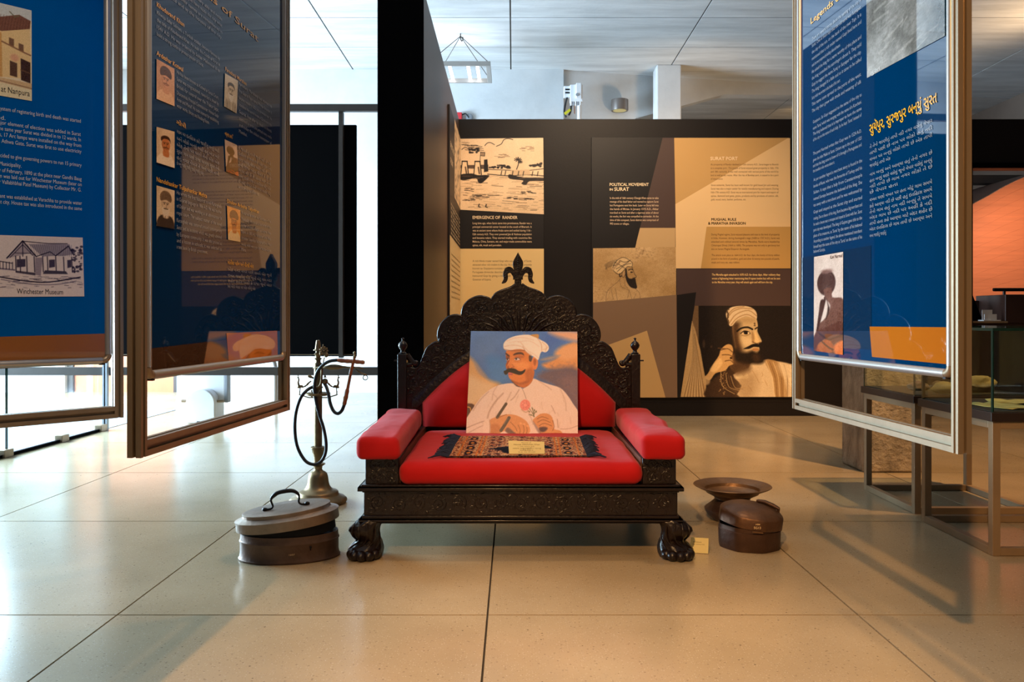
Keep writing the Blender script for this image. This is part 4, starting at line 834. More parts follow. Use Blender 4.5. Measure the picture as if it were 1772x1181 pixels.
# backboard outline (half), in metres from the centre
K = 4.2 / F
half = [(5, 492), (15, 498.5), (31, 504), (41, 510), (47, 520), (50, 518.5), (56, 515.5), (69, 513.5), (84, 519), (94, 529), (98, 541), (97, 550), (101, 548), (109, 546), (122, 549.5), (133, 560), (138.5, 572), (139.5, 584), (136, 594), (140, 593), (147, 594.5), (158, 603), (164, 616), (170, 631), (175, 637.5), (181, 639), (188, 637), (196, 630)]
hp = [(x * K, H - (y - HY) * K) for x, y in half]
def seg(a, b): return smooth(hp[a:b + 1], False, 4)
out = [tuple(p) for s in ((0, 4), (4, 11), (11, 18), (18, 27)) for p in seg(*s)[:-1]] + [hp[-1]]
outl = out + [(.6, .25)] + [(-.6, .25)] + [(-x, z) for x, z in out[::-1]]
bb = MB().prism([(TX + x, YB, z) for x, z in outl], [(TX + x, YB + .045, z) for x, z in outl])
back = bb.build('backboard', MT['wood'], th, 40)
rim = MB()
for s in (-1, 1): rim.tube([(TX + s * x, YB + .006, z) for x, z in out], .0075, 8)
rim.build('raised_rim', MT['wood'], back, 60)
# arch moulding that frames the cushions
def arch_z(x, lift=0): return .496 + lift + (.345) * max(0, 1 - (abs(x) / (.535 + lift * .6)) ** 1.75)
xs = np.linspace(-.56, .56, 41)
ring = []
for x in xs: ring.append([(TX + x, YB + .002, arch_z(x) - .012), (TX + x, YB - .012, arch_z(x) - .010), (TX + x, YB - .012, arch_z(x, .03)), (TX + x, YB - .006, arch_z(x, .04)), (TX + x, YB + .002, arch_z(x, .04))])
MB().rings(ring).build('arch_moulding', MT['wood'], back, 50)
# carving in the lobes and along the shoulders
from bisect import bisect
ox = [p[0] for p in out]
def top_at(x):
    x = abs(x); best = 0
    for (xa, za), (xb, zb) in zip(out[:-1], out[1:]):
        if min(xa, xb) <= x <= max(xa, xb) and abs(xb - xa) > 1e-6: best = max(best, za + (zb - za) * (x - xa) / (xb - xa))
    return best
Pb = lambda x, z: Vector((TX + x, YB - .0005, z))
spots = []
for x, z, r in ((.045, 1.015, .034), (.105, 1.02, .03), (.05, .94, .036), (.12, .945, .034), (.205, 1.005, .04), (.245, .95, .034), (.2, .92, .034), (.29, .93, .026), (.345, .905, .04), (.385, .86, .03), (.31, .86, .036), (.25, .875, .03), (.36, .8, .034), (.43, .79, .036), (.43, .73, .032), (.48, .74, .03), (.5, .67, .036), (.545, .63, .034), (.56, .68, .022), (.565, .57, .026), (.49, .615, .024), (.4, .845, .02), (.46, .67, .022), (.3, .8, .024)):
    for s in (-1, 1):
        if z + r * .7 < top_at(x) and z - r > arch_z(x, .04) - .01: spots.append((s * x, z, r * .92))
lf = []
while len(lf) < 620:
    x, z = rn.uniform(-.585, .585), rn.uniform(.5, 1.12)
    if arch_z(x, .05) < z < top_at(x) - .02: lf.append((x, z))
carve('carved_scrolls', Pb, spots, lf, rn, .0042)
# fan of leaves rising in the middle lobe
fan = MB()
for k in range(-4, 5):
    a = k * .26; p = [Pb(.03 * math.sin(a), .865), Pb(.07 * math.sin(a) * 1.6, .865 + .055 * math.cos(a)), Pb(.16 * math.sin(a), .87 + .10 * math.cos(a)), Pb(.19 * math.sin(a) + .02 * np.sign(k), .875 + .125 * math.cos(a))]
    fan.tube([Vector(q) for q in smooth(p, False, 5)], [.004 + .005 * math.sin(math.pi * t) for t in np.linspace(0, 1, 16)], 6)
fan.build('carved_fan', MT['wood'], back, 60)
# fleur-de-lis
fl = MB(); cxp = 898.5 - 900
def ext(pts, y0, y1): fl.prism([(TX + x * K, y0, H - (y - HY) * K) for x, y in pts], [(TX + x * K, y1, H - (y - HY) * K) for x, y in pts])
c0 = [(0, 436.5), (4, 444), (8.6, 453), (8.6, 461), (6, 470), (4.5, 480)]
cc = [tuple(p) for p in smooth(c0, False, 4)]; ext([(cxp + x, y) for x, y in cc] + [(cxp - x, y) for x, y in cc[::-1][:-1]], YB + .008, YB + .04)
for s in (-1, 1):
    sd = [(3, 478), (7, 467), (14, 461.5), (22, 464), (26, 474), (25, 483), (28.5, 490.5), (21, 489), (17.5, 482), (17.5, 474), (13, 472.5), (9, 478), (6, 484)]
    ext([(cxp + s * x, y) for x, y in [tuple(p) for p in smooth(sd, True, 3)]], YB + .012, YB + .036)
    for k in range(7): t = k / 6; fl.ball((TX + (cxp + s * (9 + 13 * math.sin(t * 1.6))) * K, YB + .010, H - ((474 - 7 * math.sin(t * 2.2) + 10 * t * t) - HY) * K), .0035, 8, 5)
for k in range(9): fl.ball((TX + cxp * K, YB + .007, H - (446 + k * 3.6 - HY) * K), .0038, 8, 5)
fl.box(TX + (cxp - 8.5) * K, TX + (cxp + 8.5) * K, YB + .004, YB + .044, H - (484 - HY) * K, H - (479 - HY) * K)
fl.box(TX + (cxp - 6) * K, TX + (cxp + 6) * K, YB + .008, YB + .04, H - (496 - HY) * K, H - (483 - HY) * K)
fl.build('fleur_de_lis_crest', MT['wood'], th, 50, .0015)
for s in (-1, 1):
    xo = TX + s * .611; p = MB().box(xo - .023, xo + .023, YB - .02, YB + .05, .143, H - (613 - HY) * K).build('back_post', MT['wood'], th, 40, .003)
    zt = H - (613 - HY) * K
    MB().lathe([(.018, zt), (.021, zt + .004), (.012, zt + .010), (.010, zt + .018), (.022, zt + .034), (.0245, zt + .046), (.018, zt + .060), (.007, zt + .068), (.005, zt + .074), (.008, zt + .082), (.002, zt + .086)], (xo, YB + .015, 0), 20).build('finial', MT['wood'], p, 60)
    MB().tube([(xo + s * .02, YB + .01, zt - .035), (xo + s * .045, YB + .01, zt - .035)], .004, 8).build('peg', MT['wood'], p)
    br = MB(); br.tube([Vector(q) for q in smooth([(xo - s * .022, YB + .01, zt - .005), (xo - s * .05, YB + .01, zt - .04), (xo - s * .068, YB + .01, zt - .055), (xo - s * .075, YB + .01, zt - .043), (xo - s * .06, YB + .01, zt - .04)], False, 5)], [.016 - .009 * t for t in np.linspace(0, 1, 21)], 8)
    br.tube([Vector(q) for q in smooth([(xo - s * .022, YB + .01, zt - .06), (xo - s * .05, YB + .01, zt - .055)], False, 4)], .014, 8)
    br.build('scroll_bracket', MT['wood'], p, 60)
# paw feet
def foot(sx, sy, yb):
    S = 3.16 / F; rows = [(898, 638, 24), (903, 636, 25), (909, 629, 24), (915, 625, 25.5), (922, 623.5, 25.5), (930, 626, 24), (938, 630, 21.5), (944, 632, 21.5), (950, 630, 25), (956, 627, 29), (962, 625, 31), (969, 624.5, 30.5), (975.5, 624.5, 28)]
    mb = MB(); rings = []
    for (y, xc, r) in rows:
        z = max(0, .158 - (y - 898) * .158 / 77.5); cx = (900 - xc) * S; rr = r * S; q = (y - 898) / 77.5
        oy = .012 * math.sin(q * 6.5) + .018 * max(0, q - .6); ring = []
        for k in range(28):
            a = 2 * math.pi * k / 28; fl_ = 1 + .06 * math.cos(7 * a + q * 5)
            ring.append((TX + sx * (cx + rr * fl_ * math.cos(a) * -1), yb - sy * (oy - rr * .95 * fl_ * math.sin(a)), z))
        rings.append(ring)
    mb.rings(rings)
    for k in range(5):
        a = R(-165 + k * 36) if True else 0; cx = 275 * S
        mb.ball((TX + sx * (cx - .050 * math.cos(a) * 1.0), yb - sy * (.022 - .050 * math.sin(a)), .021), (.021, .026, .021), 12, 8)
    for k in range(5):              # carved locks of hair running down the leg
        a = -2.9 + k * .62; pts = []
        for q in np.linspace(0, 1, 12):
            y, xc, r = [np.interp(q * 60 + 903, [w[0] for w in rows], [w[j] for w in rows]) for j in range(3)]
            cx = (900 - xc) * S; rr = r * S * 1.0; z = .158 - (y - 898) * .158 / 77.5; aa = a + .5 * math.sin(q * 5)
            pts.append((TX + sx * (cx - rr * math.cos(aa)), yb - sy * (.012 * math.sin((y - 898) / 77.5 * 6.5) - rr * .95 * math.sin(aa)), z))
        mb.tube(pts, [.003 + .003 * math.sin(math.pi * t) for t in np.linspace(0, 1, 12)], 6)
    return mb.build('paw_foot', MT['wood'], th, 60)
for sx in (-1, 1):
    foot(sx, 1, 3.235); foot(sx, -1, 4.16)
# ---- cushions
def place(mb, name, loc, label, cat, rz=0, rx=0, group=None):
    M = Matrix.Translation(loc) @ Matrix.Rotation(rz, 4, 'Z') @ Matrix.Rotation(rx, 4, 'X')
    o = mb.build(name, MT['red'], None, 60); o.matrix_world = M; return tag(o, label, cat, group)
SY, SHY, SHX, SZ, SHZ, SB = 3.645, .475, .487, .343, .046, .009
place(cushion(SHX, SHY, SHZ, .040, SB, .006, 3), 'seat_cushion', (TX, SY, SZ), 'big flat red seat cushion in the middle of the throne', 'cushion')
def seat_top(x, y):
    fx, fy = max(1 - ((x - TX) / SHX) ** 2, 0), max(1 - ((y - SY) / SHY) ** 2, 0); return SZ + SHZ + SB * (fx * fy) ** .5 - .002
for s, side in ((-1, 'left'), (1, 'right')):
    mb = cushion(.085, .475, .046, .024, .010, .012, 8 + s * 3)
    place(mb, 'arm_cushion', (TX + s * .569, 3.605, .452), 'long red bolster cushion lying on the %s arm of the throne' % side, 'cushion', rz=-s * .022)
mb = MB(); n = 60
prof_ = [(TX - .505 + 1.01 * k / 30) for k in range(31)]
outline = [(x, max(arch_z(x - TX) - .006, .40)) for x in prof_] + [(TX + .505, .395), (TX + .25, .39), (TX, .39), (TX - .25, .39), (TX - .505, .395)]
cz = .53; rf, rb_ = [], []
rings = []
for s_, t_ in ((.999, 0), (.995, .02), (.97, .042), (.92, .062), (.84, .078), (.7, .092), (.5, .10), (.25, .104), (.02, .105)):
    rings.append([(TX + (x - TX) * s_, YB - .012 - t_ + .016 * s_ * mnoise.noise(Vector((x * 5, z * 8, s_ * 2))) + .007 * mnoise.noise(Vector((x * 15 + z * 9, z * 12, 1))), cz + (z - cz) * s_) for x, z in outline])
base_ring = [(x, YB - .002, z) for x, z in outline]
mb.rings([base_ring] + rings)
tag(mb.build('back_cushion', MT['red'], None, 60), 'arched red cushion leaning against the throne back, behind the portrait', 'cushion')
# ---- portrait board leaning on the back cushion
pc = dict(bl=at(806.5, 750.5, 3.942), br=at(1000, 752.5, 3.942), tl=at(815, 573.3, 4.125), tr=at(999, 574.3, 4.125))
nn = (pc['br'] - pc['bl']).cross(pc['tl'] - pc['bl']).normalized()
port = empty('portrait_board', (pc['bl'] + pc['br']) / 2, 'square portrait of a moustached man in a white turban, leaning on the throne', 'portrait')
q = [pc[k] for k in ('bl', 'br', 'tr', 'tl')]
MB().prism([v - nn * .0006 for v in q], [v - nn * .012 for v in q]).build('board', MT['white_edge'], port, 0)
c = Cv(122, 76, 1237, 1138, 250, 240, (76, 110, 152)); c.cloud(9, 5)
c.poly([(122, 76), (420, 76), (420, 300), (300, 420), (122, 360)], (88, 116, 148), f=200); c.poly([(300, 350), (480, 380), (540, 560), (440, 630), (330, 560)], (62, 112, 152), f=90)
c.poly([(880, 300), (1080, 200), (1236, 76), (900, 76)], (66, 98, 150), f=120)
for P, col, f in (([(100, 385), (180, 410), (250, 520), (345, 600), (430, 625), (470, 700), (300, 850), (100, 870)], (206, 146, 88), 50), ([(120, 560), (250, 600), (380, 640), (300, 760), (110, 860)], (214, 166, 116), 70), ([(180, 420), (260, 500), (300, 560), (220, 520)], (150, 124, 108), 40),
                  ([(870, 430), (960, 390), (1060, 330), (1090, 240), (1250, 205), (1250, 490), (1100, 480), (950, 480)], (206, 132, 78), 36), ([(1000, 320), (1080, 235), (1250, 215), (1250, 330), (1120, 380)], (216, 148, 96), 50), ([(950, 76), (1250, 76), (1250, 180), (1090, 150), (1000, 120)], (212, 150, 112), 60),
                  ([(850, 380), (950, 345), (1060, 330), (950, 380)], (150, 128, 116), 26), ([(820, 560), (920, 490), (1010, 470), (1250, 480), (1250, 900), (1120, 760), (980, 640)], (98, 78, 84), 60), ([(1050, 560), (1250, 560), (1250, 880), (1150, 740)], (116, 86, 86), 90)):
    c.poly(P, col, f=f)
for k in range(60): a, b = rng.uniform(860, 1230), rng.uniform(400, 720); c.line([(a, b), (a + rng.uniform(-30, 40), b + rng.uniform(-20, 20))], rng.uniform(6, 18), (84, 72, 90) if k % 2 else (136, 96, 84), .25, f=14)
c.poly([(100, 850), (190, 850), (170, 930), (100, 1000)], (70, 24, 22), f=10); c.line([(112, 872), (150, 880), (160, 920)], 9, (206, 140, 60))
RB, RS = (224, 182, 152), (158, 112, 88)
c.poly([(560, 625), (640, 650), (680, 680), (760, 620), (785, 575), (860, 605), (950, 635), (1060, 670), (1130, 740), (1190, 830), (1245, 930), (1245, 1150), (95, 1150), (100, 1030), (170, 900), (250, 780), (320, 710), (420, 650)], RB, f=7)
for P, w, a in (([(330, 990), (345, 920), (400, 820), (480, 730)], 16, .55), ([(640, 690), (600, 760), (560, 800)], 10, .6), ([(560, 720), (500, 850), (450, 960)], 14, .35), ([(700, 830), (760, 960), (790, 1040)], 12, .4), ([(970, 850), (1010, 930)], 5, .8), ([(1030, 990), (1040, 1070)], 8, .7), ([(1060, 1085), (1150, 1080), (1236, 1050)], 6, .6), ([(840, 600), (930, 660), (970, 690)], 8, .5),
                ([(110, 1090), (250, 1030), (350, 1000)], 8, .7), ([(150, 1130), (260, 1070), (340, 1040)], 8, .5), ([(420, 650), (380, 720), (370, 800)], 10, .35), ([(1060, 680), (1110, 800), (1120, 900)], 12, .3), ([(180, 910), (250, 800), (330, 715)], 12, .4), ([(400, 1000), (430, 940), (480, 900)], 12, .45), ([(380, 740), (420, 780), (400, 840)], 10, .3)): c.line(P, w, RS, a, f=10)
for k in range(50): a, b = rng.uniform(250, 1180), rng.uniform(720, 1060); c.line([(a, b), (a + rng.uniform(-20, 20), b + rng.uniform(20, 70))], rng.uniform(4, 12), RS if k % 2 else (234, 196, 168), .18, f=12)
c.poly([(560, 600), (610, 655), (660, 665), (640, 640), (580, 605)], (70, 48, 50), f=8)
SK = (208, 112, 54)
c.poly([(600, 560), (780, 480), (782, 575), (745, 640), (690, 672), (655, 664), (590, 622)], (188, 96, 46), f=8)
c.poly([(500, 285), (560, 270), (690, 270), (740, 320), (770, 400), (785, 470), (760, 560), (700, 610), (640, 625), (580, 605), (540, 575), (526, 540), (528, 505), (505, 470), (498, 435), (510, 400), (496, 350)], SK, f=6)
c.poly([(498, 340), (530, 330), (540, 380), (520, 430), (535, 470), (505, 470), (500, 430), (512, 395)], (150, 66, 34), f=12); c.poly([(560, 400), (660, 390), (740, 420), (720, 480), (640, 480), (590, 460)], (224, 132, 70), f=50); c.poly([(550, 275), (680, 275), (700, 300), (560, 305)], (196, 112, 62), f=16)
c.poly([(560, 590), (640, 620), (720, 590), (760, 540), (740, 610), (650, 640), (580, 615)], (160, 78, 40), f=20); c.poly([(700, 500), (770, 470), (780, 560), (720, 600)], (178, 90, 44), f=30)
c.poly([(735, 335), (765, 350), (760, 396), (738, 390)], (84, 52, 42), f=8); c.ell(797, 412, 33, 72, (214, 116, 62), .1); c.ell(800, 402, 18, 38, (150, 74, 42), .6, .8); c.line([(780, 350), (812, 380), (808, 450)], 6, (232, 146, 92), .7)
c.poly([(572, 326), (600, 306), (650, 300), (676, 312), (684, 334), (655, 322), (605, 326), (578, 334)], (66, 40, 36), f=9); c.poly([(490, 306), (506, 314), (532, 336), (530, 348), (506, 334), (494, 322)], (58, 34, 32), f=8)
c.poly([(585, 335), (650, 330), (690, 345), (660, 362), (600, 355)], (168, 84, 46), f=18, a=.7); c.poly([(500, 345), (535, 350), (535, 362), (500, 362)], (128, 58, 36), f=12, a=.7)
c.poly([(584, 374), (604, 362), (630, 366), (644, 378), (620, 385), (596, 384)], (206, 172, 156), f=6); c.line([(582, 371), (604, 358), (632, 362), (648, 377)], 5, (60, 36, 34), f=4); c.ell(604, 372, 10, 10, (44, 30, 34), .3); c.line([(586, 390), (618, 394), (648, 386)], 5, (156, 78, 46), .7, f=6); c.line([(580, 402), (615, 410), (655, 400)], 6, (176, 90, 52), .5, f=8)
c.poly([(497, 378), (510, 368), (530, 374), (524, 386), (506, 387)], (196, 160, 146), f=6); c.ell(512, 377, 9, 9, (50, 32, 34), .3); c.line([(496, 374), (512, 364), (534, 371)], 5, (64, 36, 34), f=4)
c.line([(540, 350), (536, 400), (516, 440), (508, 462)], 8, (232, 140, 80), .6, f=8); c.line([(512, 470), (540, 478), (562, 462), (580, 455)], 6, (130, 56, 34), .9); c.line([(562, 430), (585, 455), (580, 470)], 6, (150, 72, 40), .6, f=8)
c.poly([(526, 512), (560, 515), (572, 536), (540, 548), (527, 540)], (196, 96, 78), f=6); c.line([(528, 532), (570, 534)], 4, (120, 48, 44))
c.poly([(478, 498), (494, 494), (520, 474), (562, 470), (600, 478), (632, 498), (668, 498), (700, 478), (694, 508), (666, 534), (630, 538), (588, 526), (548, 514), (526, 516), (508, 538), (486, 530)], (20, 15, 19), f=5)
TU, TS = (236, 200, 168), (190, 144, 110)
c.poly([(466, 225), (476, 195), (510, 160), (570, 132), (640, 116), (720, 112), (790, 128), (850, 165), (905, 195), (938, 235), (935, 275), (905, 300), (868, 292), (850, 320), (838, 368), (826, 380), (790, 350), (735, 320), (690, 278), (620, 266), (550, 278), (495, 282), (472, 262)], TU, f=6)
for P, w, a in (([(670, 240), (700, 290), (760, 335)], 7, .9), ([(650, 200), (690, 250), (760, 325)], 8, .5), ([(500, 180), (580, 150), (680, 145), (780, 170)], 8, .35), ([(480, 240), (560, 225), (640, 235), (690, 265)], 10, .4), ([(620, 190), (740, 180), (840, 240)], 8, .35), ([(820, 150), (860, 210), (868, 290)], 8, .75), ([(870, 190), (915, 235), (905, 290)], 7, .6), ([(880, 270), (915, 262), (930, 240)], 7, .6), ([(530, 200), (600, 185), (650, 200)], 7, .3), ([(740, 290), (800, 330), (838, 366)], 7, .4)): c.line(P, w, TS, a, f=7)
c.poly([(745, 115), (828, 106), (830, 150), (800, 140)], (186, 128, 66), f=6); c.line([(476, 270), (560, 284), (690, 280)], 8, (120, 66, 44), .6, f=8)
c.line([(675, 685), (695, 730), (715, 785)], 4, (110, 72, 52), .8)
c.ell(706, 848, 52, 56, (222, 118, 98), .12); c.ell(700, 842, 30, 30, (236, 142, 118), .5, .7)
for k in range(6): c.line([(706 + 36 * math.cos(k), 848 + 38 * math.sin(k)), (706 + 20 * math.cos(k + 1.2), 848 + 20 * math.sin(k + 1.2))], 5, (190, 84, 74), .7)
c.line([(670, 895), (710, 920), (745, 905)], 10, (170, 116, 84), .7, f=8)
for P in ([(745, 880), (775, 920), (800, 965)], [(820, 905), (800, 935), (795, 965)], [(745, 945), (775, 950), (800, 965)], [(775, 870), (785, 910), (795, 960)], [(800, 890), (795, 930)]): c.line(P, 6, (86, 76, 44), .9)
for a, b in ((750, 915), (780, 885), (818, 915), (770, 948), (800, 900)): c.ell(a, b, 10, 6, (110, 96, 56), .5, .9, 30)
HS = (204, 128, 76); HD = (134, 74, 42)
c.poly([(350, 1010), (420, 970), (510, 945), (590, 946), (660, 970), (720, 1010), (755, 1070), (755, 1125), (700, 1142), (620, 1138), (560, 1100), (480, 1120), (440, 1145), (352, 1145)], HS, f=7)
c.poly([(540, 1075), (600, 1120), (625, 1140), (560, 1140), (510, 1110)], (110, 74, 64), f=12); c.poly([(350, 1060), (430, 1040), (470, 1100), (440, 1145), (350, 1145)], (184, 108, 62), f=24)
for P in ([(690, 1050), (700, 1100), (690, 1138)], [(725, 1060), (730, 1105), (722, 1136)], [(640, 1050), (660, 1100), (655, 1138)], [(560, 1020), (610, 1070), (630, 1110)]): c.line(P, 6, HD, .8)
for a, b in ((700, 1040), (665, 1032), (735, 1060)): c.ell(a, b, 14, 10, (226, 150, 96), .7, .7)
c.line([(428, 975), (460, 920), (512, 838)], 28, (66, 48, 40), f=5); c.line([(470, 1105), (505, 1050), (546, 978)], 32, (80, 62, 54), f=5); c.line([(500, 1040), (530, 985)], 8, (130, 108, 92), .7); c.line([(430, 980), (520, 945)], 8, HD, .6)
c.poly([(785, 1000), (820, 965), (860, 936), (920, 930), (970, 955), (992, 1010), (1000, 1085), (1060, 1100), (1075, 1145), (880, 1145), (845, 1085), (810, 1040)], HS, f=7)
for P in ([(830, 985), (880, 965), (940, 985)], [(835, 1020), (890, 995), (960, 1020)], [(850, 1055), (900, 1030), (975, 1055)], [(985, 1000), (1000, 1060), (985, 1100)]): c.line(P, 7, HD, .8)
c.poly([(850, 1075), (900, 1065), (935, 1080), (900, 1115), (860, 1110)], (74, 44, 50), f=16); c.poly([(790, 1010), (840, 1080), (880, 1145), (840, 1120), (800, 1050)], (120, 84, 76), f=14, a=.7)
c.poly([(300, 1010), (350, 1000), (360, 1145), (290, 1145)], (226, 184, 152), f=10); c.line([(352, 1005), (358, 1070), (356, 1140)], 6, RS, .8)
c.ell(680, 96, 8, 7, (110, 104, 96), .5); c.grain(4); c.c = np.clip(c.c * np.array((1.08, 1.2, 1.4)), 0, 250)
bl, br, tl, tr = pc['bl'], pc['br'], pc['tl'], pc['tr']
c.build(lambda a, b: (tl.lerp(tr, a)).lerp(bl.lerp(br, a), b), 'painted_portrait', port, MT['art'])
# ---- small rug on the seat, and the caption card
rug = empty('small_rug', (TX, 3.5, seat_top(TX, 3.5)), 'small patterned prayer rug with dark blue tassels, spread on the red seat', 'rug')
XL0, XR0, YA, YZ = -.262, .318, 3.262, 3.80
def rug_pt(u, v):        # u across, v from the back to the front
    y = YZ + (YA - YZ) * v; x = XL0 + (XR0 - XL0) * u - .012 * v + .008 * u
    y += .02 * math.sin(u * 5 + .6) * (1 - v) + .012 * (u - .5) * v
    return Vector((x, y, seat_top(x, y) + .007 + .0025 * math.sin(u * 9 + v * 4) * math.sin(v * 3.1) ** 2))
c = Cv(0, 0, 1, 1, 220, 110, (176, 132, 100)); A = rng.random((110, 220))
pal = np.array([(196, 150, 116), (150, 74, 50), (70, 44, 50), (208, 168, 128), (120, 70, 56), (186, 110, 66)])
blk = rng.integers(0, len(pal), (56, 112)); c.c = .72 * np.kron(pal[blk], np.ones((2, 2, 1)))[:110, :220] + .28 * np.array((176, 130, 98))
for u in np.arange(.13, .9, .055):
    for v in np.arange(.08, 1, .14): c.ell(u, v + .03 * math.sin(u * 30), .014, .03, (60, 36, 44) if int(u * 100) % 2 else (206, 160, 112), .5, .75)
for u in (.08, .205, .235, .77, .80, .93): c.line([(u, 0), (u, 1)], .010, (206, 120, 58), .9, sm=False)
for u in (.145, .855):
    for v in (.18, .4, .62, .84): c.ell(u, v, .03, .075, (34, 30, 42), .3, .9); c.ell(u, v, .014, .035, (206, 132, 66), .3)
c.poly([(.29, .68), (.36, .60), (.42, .56), (.5, .45), (.58, .40), (.66, .47), (.74, .60), (.70, .66), (.6, .62), (.52, .60), (.45, .63), (.55, .76), (.5, .88), (.4, .86), (.37, .74)], (20, 22, 38), f=.02)
c.line([(0, .985), (1, .985)], .03, (26, 26, 40), sm=False); c.grain(16); c.c = np.clip((c.c - 128) * 1.15 + 104, 0, 250)
o = c.build(rug_pt, 'woven_field', rug, MT['rug']); md = o.modifiers.new('thick', 'SOLIDIFY'); md.thickness = .005; md.offset = -1
fr = MB()
for s, u in ((-1, 0), (1, 1)):
    for k in range(46):
        v = k / 45; p = rug_pt(u, v); l = rn.uniform(.028, .055) if 2 < k < 43 else rn.uniform(.05, .075); dyy = rn.uniform(-.02, .012) - (.02 if k > 40 else 0)
        pts = [p - Vector((s * .012, 0, .001))]
        for t in (.3, .65, 1): x, y = p.x + s * l * t, p.y + dyy * t + rn.uniform(-.004, .004); pts.append(Vector((x, y, seat_top(x, y) + .006 + (.010 * math.sin(t * 3) + rn.uniform(0, .008)) * (1 - t * .6))))
        fr.tube(pts, [.0035, .004, .0036, .002], 5)
fr.build('tassel_fringe', MT['navy'], rug, 60, stuff=True)
ca, cb = at(881, 793, 3.30), at(942.5, 790, 3.30); za = seat_top(ca.x, 3.3) + .010; ca.z = za; cb.z = za
up = Vector((.0, .036, .047)); cn = (cb - ca).cross(up).normalized()
kd = empty('caption_card', (ca + cb) / 2, 'small cream caption card propped up on the patterned rug', 'card')
qq = [ca, cb, cb + up * .95, ca + up * 1.05 + Vector((-.004, 0, 0))]
MB().prism(qq, [v - cn * .004 for v in qq]).build('card', MT['card'], kd, 0)
dd = (cb - ca).normalized(); uu = cn.cross(dd).normalized(); Mc = Matrix((dd, uu, cn)).transposed().to_4x4(); Mc.translation = ca + cn * .0006
L_ = (cb - ca).length
lettering(None, [('Throne of', L_ * .34, .049, L_ * .62, .0048), ('Nawab Afzaluddin Khan', L_ * .13, .0405, L_ * .87, .0056), ('c. 19th century A.D.', L_ * .24, .032, L_ * .72, .0042), ('નવાબ અફઝલુદ્દીન ખાનનું', L_ * .10, .0225, L_ * .9, .0056), ('સિંહાસન', L_ * .3, .014, L_ * .68, .005), ('ઇ.સ. ૧૯ મી સદી', L_ * .26, .006, L_ * .74, .0042)], (96, 80, 44), 'lettering', kd, M=Mc)
# ================================================================== HOOKAH
HYk = 4.18; hc = at(550.5, 0, HYk).x; KS = HYk / F
hk = empty('hookah', (hc, HYk, 0), 'tall brass hookah with coiled black hoses standing left of the throne', 'hookah')
def hz(yc): return H - ((560 + .3724 * yc) - HY) * KS
def hr(w): return w * .3724 * KS / 2
B = MT['brass']; c3 = (hc, HYk, 0)
MB().lathe([(.03, .001), (.142, .001), (.149, .010), (.148, .018), (.135, .030), (.112, .040), (.105, .046), (.104, .056), (.098, .062), (.08, .068), (.066, .078), (.058, .092), (.054, .11), (.051, .135), (.046, .152), (.036, .162), (.024, .168), (.020, .178)], c3, 40).build('base', B, hk, 50)
MB().lathe([(.020, .176), (.022, .190), (.036, .200), (.036, .205), (.022, .209), (.022, .24), (.031, .262), (.033, .28), (.038, .285), (.038, .291), (.024, .296)], c3, 28).build('collar', B, hk, 40)
MB().lathe([(.0205, .29), (.0205, .725), (.018, .73)], c3, 24).build('shaft', B, hk, 40)
MB().lathe([(.021, .556), (.045, .558), (.062, .566), (.063, .572), (.060, .574), (.021, .570)], c3, 32).build('plate', B, hk, 40)
MB().lathe([(.017, .725), (.013, .735), (.013, .745), (.019, .750), (.020, .753), (.012, .757), (.012, .762), (.018, .772), (.021, .777), (.013, .783), (.012, .792), (.024, .795), (.024, .799), (.017, .80), (.0165, .803), (.0095, .847), (.006, .849)], c3, 24).build('tobacco_bowl', B, hk, 45)
def hp(xc, yc, y=0): return at(380 + .3724 * xc, 560 + .3724 * yc, HYk + y)
def hose(pts, r, name, m, n=10, taper=None):
    P = [Vector(q) for q in smooth([hp(*p) for p in pts], False, 7)]
    rr = [r] * len(P) if taper is None else list(np.interp(np.linspace(0, 1, len(P)), np.linspace(0, 1, len(taper)), taper))
    return MB().tube(P, rr, n).build(name, m, hk, 60)
hose([(432, 296, -.01), (405, 312, -.05), (375, 350, -.07), (354, 420, -.08), (350, 500, -.08), (362, 575, -.085), (395, 635, -.09), (430, 655, -.09), (465, 648, -.085), (489, 612, -.07), (495, 562, -.06), (484, 490, -.05), (462, 420, -.045), (446, 350, -.04), (441, 290, -.04), (452, 232, -.05), (478, 196, -.06), (512, 176, -.07), (548, 171, -.075)], .0085, 'hose', MT['black'])
hose([(478, 268, -.02), (494, 290, -.04), (506, 328, -.06), (514, 372, -.07), (530, 408, -.075), (550, 419, -.08), (568, 405, -.08), (579, 378, -.08)], .0085, 'hose', MT['black'])
turn = [.006, .010, .012, .010, .0125, .010, .012, .0095, .012, .0095, .0115, .008]
hose([(544, 171, -.075), (590, 175, -.078), (632, 178, -.08), (673, 182, -.085)], .011, 'mouthpiece', MT['turned'], 14, turn)
hose([(578, 382, -.08), (586, 345, -.08), (594, 305, -.08)], .011, 'mouthpiece', MT['turned'], 14, [.007, .0115, .010, .0125, .0105, .012, .009])
hose([(594, 306, -.08), (604, 255, -.085), (613, 212, -.085), (622, 178, -.085), (626, 160, -.085)], .007, 'stem', MT['turned'], 12, [.009, .008, .0085, .007, .0075])
def fin(xc, yc, y, prof, name='finial', m=B): p = hp(xc, yc, y); return MB().lathe([(r, z) for r, z in prof], tuple(p), 16).build(name, m, hk, 60)
fin(627, 166, -.085, [(.008, 0), (.005, .004), (.010, .010), (.010, .013), (.004, .018), (.004, .024), (.007, .030), (.006, .037), (.001, .040)])
hose([(438, 207, 0), (470, 205, -.03), (500, 204, -.05), (545, 203, -.06), (585, 203, -.065)], .008, 'smoke_arm', B, 14, [.006, .008, .006, .0065, .0065, .0095, .014, .0145, .012, .006, .005])
